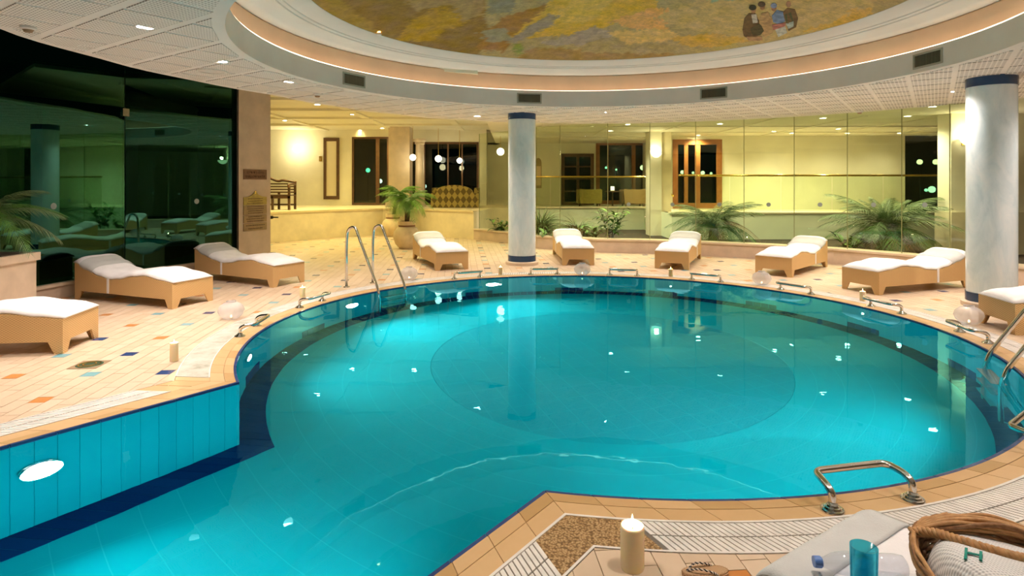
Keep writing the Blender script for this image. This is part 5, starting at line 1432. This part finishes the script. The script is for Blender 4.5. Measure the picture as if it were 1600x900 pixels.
for k in range(9):                                   # horizontal weavers of the wall
    q = k/8; z = .008+.115*q; e = 1+.10*q
    pth = [Vector((p.x*(1+.012*math.sin(24*2*PI*i/96+k*PI)), p.y*(1+.012*math.sin(24*2*PI*i/96+k*PI)), p.z)) for i, p in enumerate(oval(.33*e, .225*e, z, 96))]
    MB().tube(pth, .0085, 6).build('weaver', M_wick, bk, smooth=True)
for k in range(24):
    a = 2*PI*k/24; MB().tube([(.33*math.cos(a), .225*math.sin(a), 0), (.365*math.cos(a), .25*math.sin(a), .13)], .006, 6).build('stake', M_wick, bk)
for k in range(5): MB().tube([p+Vector((0,0,.004*math.sin(i*.9+k*2))) for i, p in enumerate(oval(.372-.006*(k % 3), .256-.006*(k % 3), .126+.007*k, 110))], .0065, 6).build('rim_rod', M_wick if k % 2 else MATS['honey_wicker'], bk, smooth=True)
MB().prism([(.32*math.cos(2*PI*k/40), .215*math.sin(2*PI*k/40)) for k in range(40)], 0, .012).build('base', M_wick, bk)
# bundle of rods and the light twisted handle lying across the basket
hp = spline([(.29,.165,.148),(.235,.13,.175),(.17,.10,.19),(.115,.05,.195),(.085,0,.195),(.07,-.09,.19),(.08,-.2,.16),(.09,-.25,.142)], 14)
twist(hp, .0075, 3, 13, .0075).build('handle', M_wickl, bk, smooth=True)
for k in range(13):
    s = k/12; MB().tube(spline([(.29+.03*s,.16-.03*s,.148),(.265+.05*s,.06-.01*s,.175+.012*math.sin(k*2)),(.235+.055*s,-.06,.185+.012*math.cos(k*1.7)),(.20+.06*s,-.16,.17),(.16+.09*s,-.235,.142)], 8), .007, 6).build('handle_rod', M_wickl if k % 3 else M_wick, bk, smooth=True)
tw_ = thing('folded_towel', 'folded white waffle towel with green letter inside the basket', 'towel', (BC.x, BC.y, ZL+.026), BA)
mb = MB(); nx, ny = 34, 28; vs_ = []
def tow(sx, sy):
    r = math.hypot(sx, sy); return .08+.10*max(0, 1-r**12)+.03*sy-.035*max(0, sx)+.006*math.sin(sx*5+1)
for i in range(nx+1):
    for j in range(ny+1):
        u_, v_ = -1+2*i/nx, -1+2*j/ny; sx = u_*math.sqrt(1-v_*v_/2); sy = v_*math.sqrt(1-u_*u_/2)
        vs_.append((sx*.33, sy*.224, tow(sx, sy)))
mb.add(vs_, [(i*(ny+1)+j, (i+1)*(ny+1)+j, (i+1)*(ny+1)+j+1, i*(ny+1)+j+1) for i in range(nx) for j in range(ny)])
mb.build('cloth', waffle(), tw_, smooth=True)
cu = bpy.data.curves.new('letter', 'FONT'); cu.body = 'H'; cu.size = .065; cu.extrude = .0015; cu.align_x = 'CENTER'; cu.align_y = 'CENTER'; cu.shear = .25
to = bpy.data.objects.new('letter', cu); COL.objects.link(to); dgp = bpy.context.evaluated_depsgraph_get(); dgp.update()
me_ = bpy.data.meshes.new_from_object(to.evaluated_get(dgp)); bpy.data.objects.remove(to)
ca_, sa_ = math.cos(math.radians(-120)), math.sin(math.radians(-120))
for v in me_.vertices:
    v.co.y *= 1.7
    lx, ly = .075+v.co.x*ca_-v.co.y*sa_, .15+v.co.x*sa_+v.co.y*ca_
    v.co.z += tow(lx/.33, ly/.224)-tow(.24, .7)+.001
LET = put('embroidered_letter', me_, pm('green_thread', (.0,.25,.20), .7), tw_, (.075, .15, tow(.24, .7)+.004), math.radians(-120))
# towel spread over the lounger end
A_ = math.radians(-56); ex = Vector((math.cos(A_), math.sin(A_))); ey = Vector((-ex.y, ex.x))
st = thing('spread_towel', 'white towel spread over the near lounger end under bottle and basket', 'towel', (1.035, 2.035, 0), A_)
def sheet(name, xa, xb, mat, z, hw=.318, n=14, m=18, fold=0):
    mb = MB(); vs_ = []
    for i in range(n+1):
        x = xa+(xb-xa)*i/n
        for j in range(m+1):
            y = -hw+2*hw*j/m; e = max(0, abs(y)-hw+.05)/.05
            vs_.append((x, y, z+.075*0-.012*e*e-.010*max(0, (.03-x)/.03)**2+.0025*mnoise.noise((x*9, y*9, 2))))
    mb.add(vs_, [(i*(m+1)+j, (i+1)*(m+1)+j, (i+1)*(m+1)+j+1, i*(m+1)+j+1) for i in range(n) for j in range(m)])
    o = mb.build(name, mat, st, smooth=True); sm = o.modifiers.new('thick', 'SOLIDIFY'); sm.thickness = .006; return o
sheet('cloth', -.05, 1.0, M_towel, ZL+.008)
sheet('end_band', -.06, .14, MATS['grey_white_terry'], ZL+.016, .325)
# straw sandal at the bottom edge
p = gp(1098, 889); sd = thing('straw_sandal', 'straw sandal with black and white cord strap at the bottom edge', 'sandal', (p.x, p.y-.03, 0), math.radians(4))
def straw():
    m, t_, b = nt('straw'); v = coords(t_); wv = t_.nodes.new('ShaderNodeTexWave'); wv.inputs['Scale'].default_value = 55; wv.inputs['Distortion'].default_value = 2; t_.links.new(v, wv.inputs['Vector'])
    t_.links.new(ramp(t_, wv.outputs['Fac'], [(.1,(.32,.17,.08)),(.7,(.66,.44,.25))]), b.inputs['Base Color']); b.inputs['Roughness'].default_value = .8; bump(t_, b, wv.outputs['Fac'], .5, .003); return m
M_straw = straw()
sd.scale = (.72,)*3
sole = [(-.12,-.035),(-.06,-.042),(.03,-.046),(.09,-.048),(.125,-.03),(.135,0),(.125,.03),(.09,.045),(.03,.042),(-.06,.036),(-.12,.03),(-.135,0)]
MB().prism([(x, y) for x, y in sole], 0, .014).build('sole', M_straw, sd)
MB().prism([(x*.94, y*.9) for x, y in sole], .014, .02).build('insole', M_straw, sd)
rp = oval(.130, .044, .016, 60)
twist(rp, .004, 3, 30, .004).build('edge_braid', M_straw, sd, smooth=True)
M_cordb = pm('black_cord', (.02,.015,.015), .7); M_cordw = pm('white_cord', (.75,.68,.6), .7)
for q in ([(-.105,0,.022),(-.05,.025,.045),(.03,.036,.03),(.06,.04,.014)], [(-.105,0,.022),(-.05,-.028,.045),(.03,-.04,.03),(.06,-.044,.014)]):
    pth = spline(q, 12); mb1, mb2 = MB(), MB(); n_ = len(pth)
    for s in range(2):
        out = []
        for i, pp in enumerate(pth):
            t_ = (pth[min(i+1,n_-1)]-pth[max(i-1,0)]).normalized(); u = t_.cross(Vector((0,0,1))).normalized(); v = t_.cross(u); a = 2*PI*(s/2+9*i/(n_-1)); out.append(pp+(u*math.cos(a)+v*math.sin(a))*.0035)
        MB().tube(out, .0038, 6).build('strap_cord', M_cordb if s else M_cordw, sd, smooth=True)
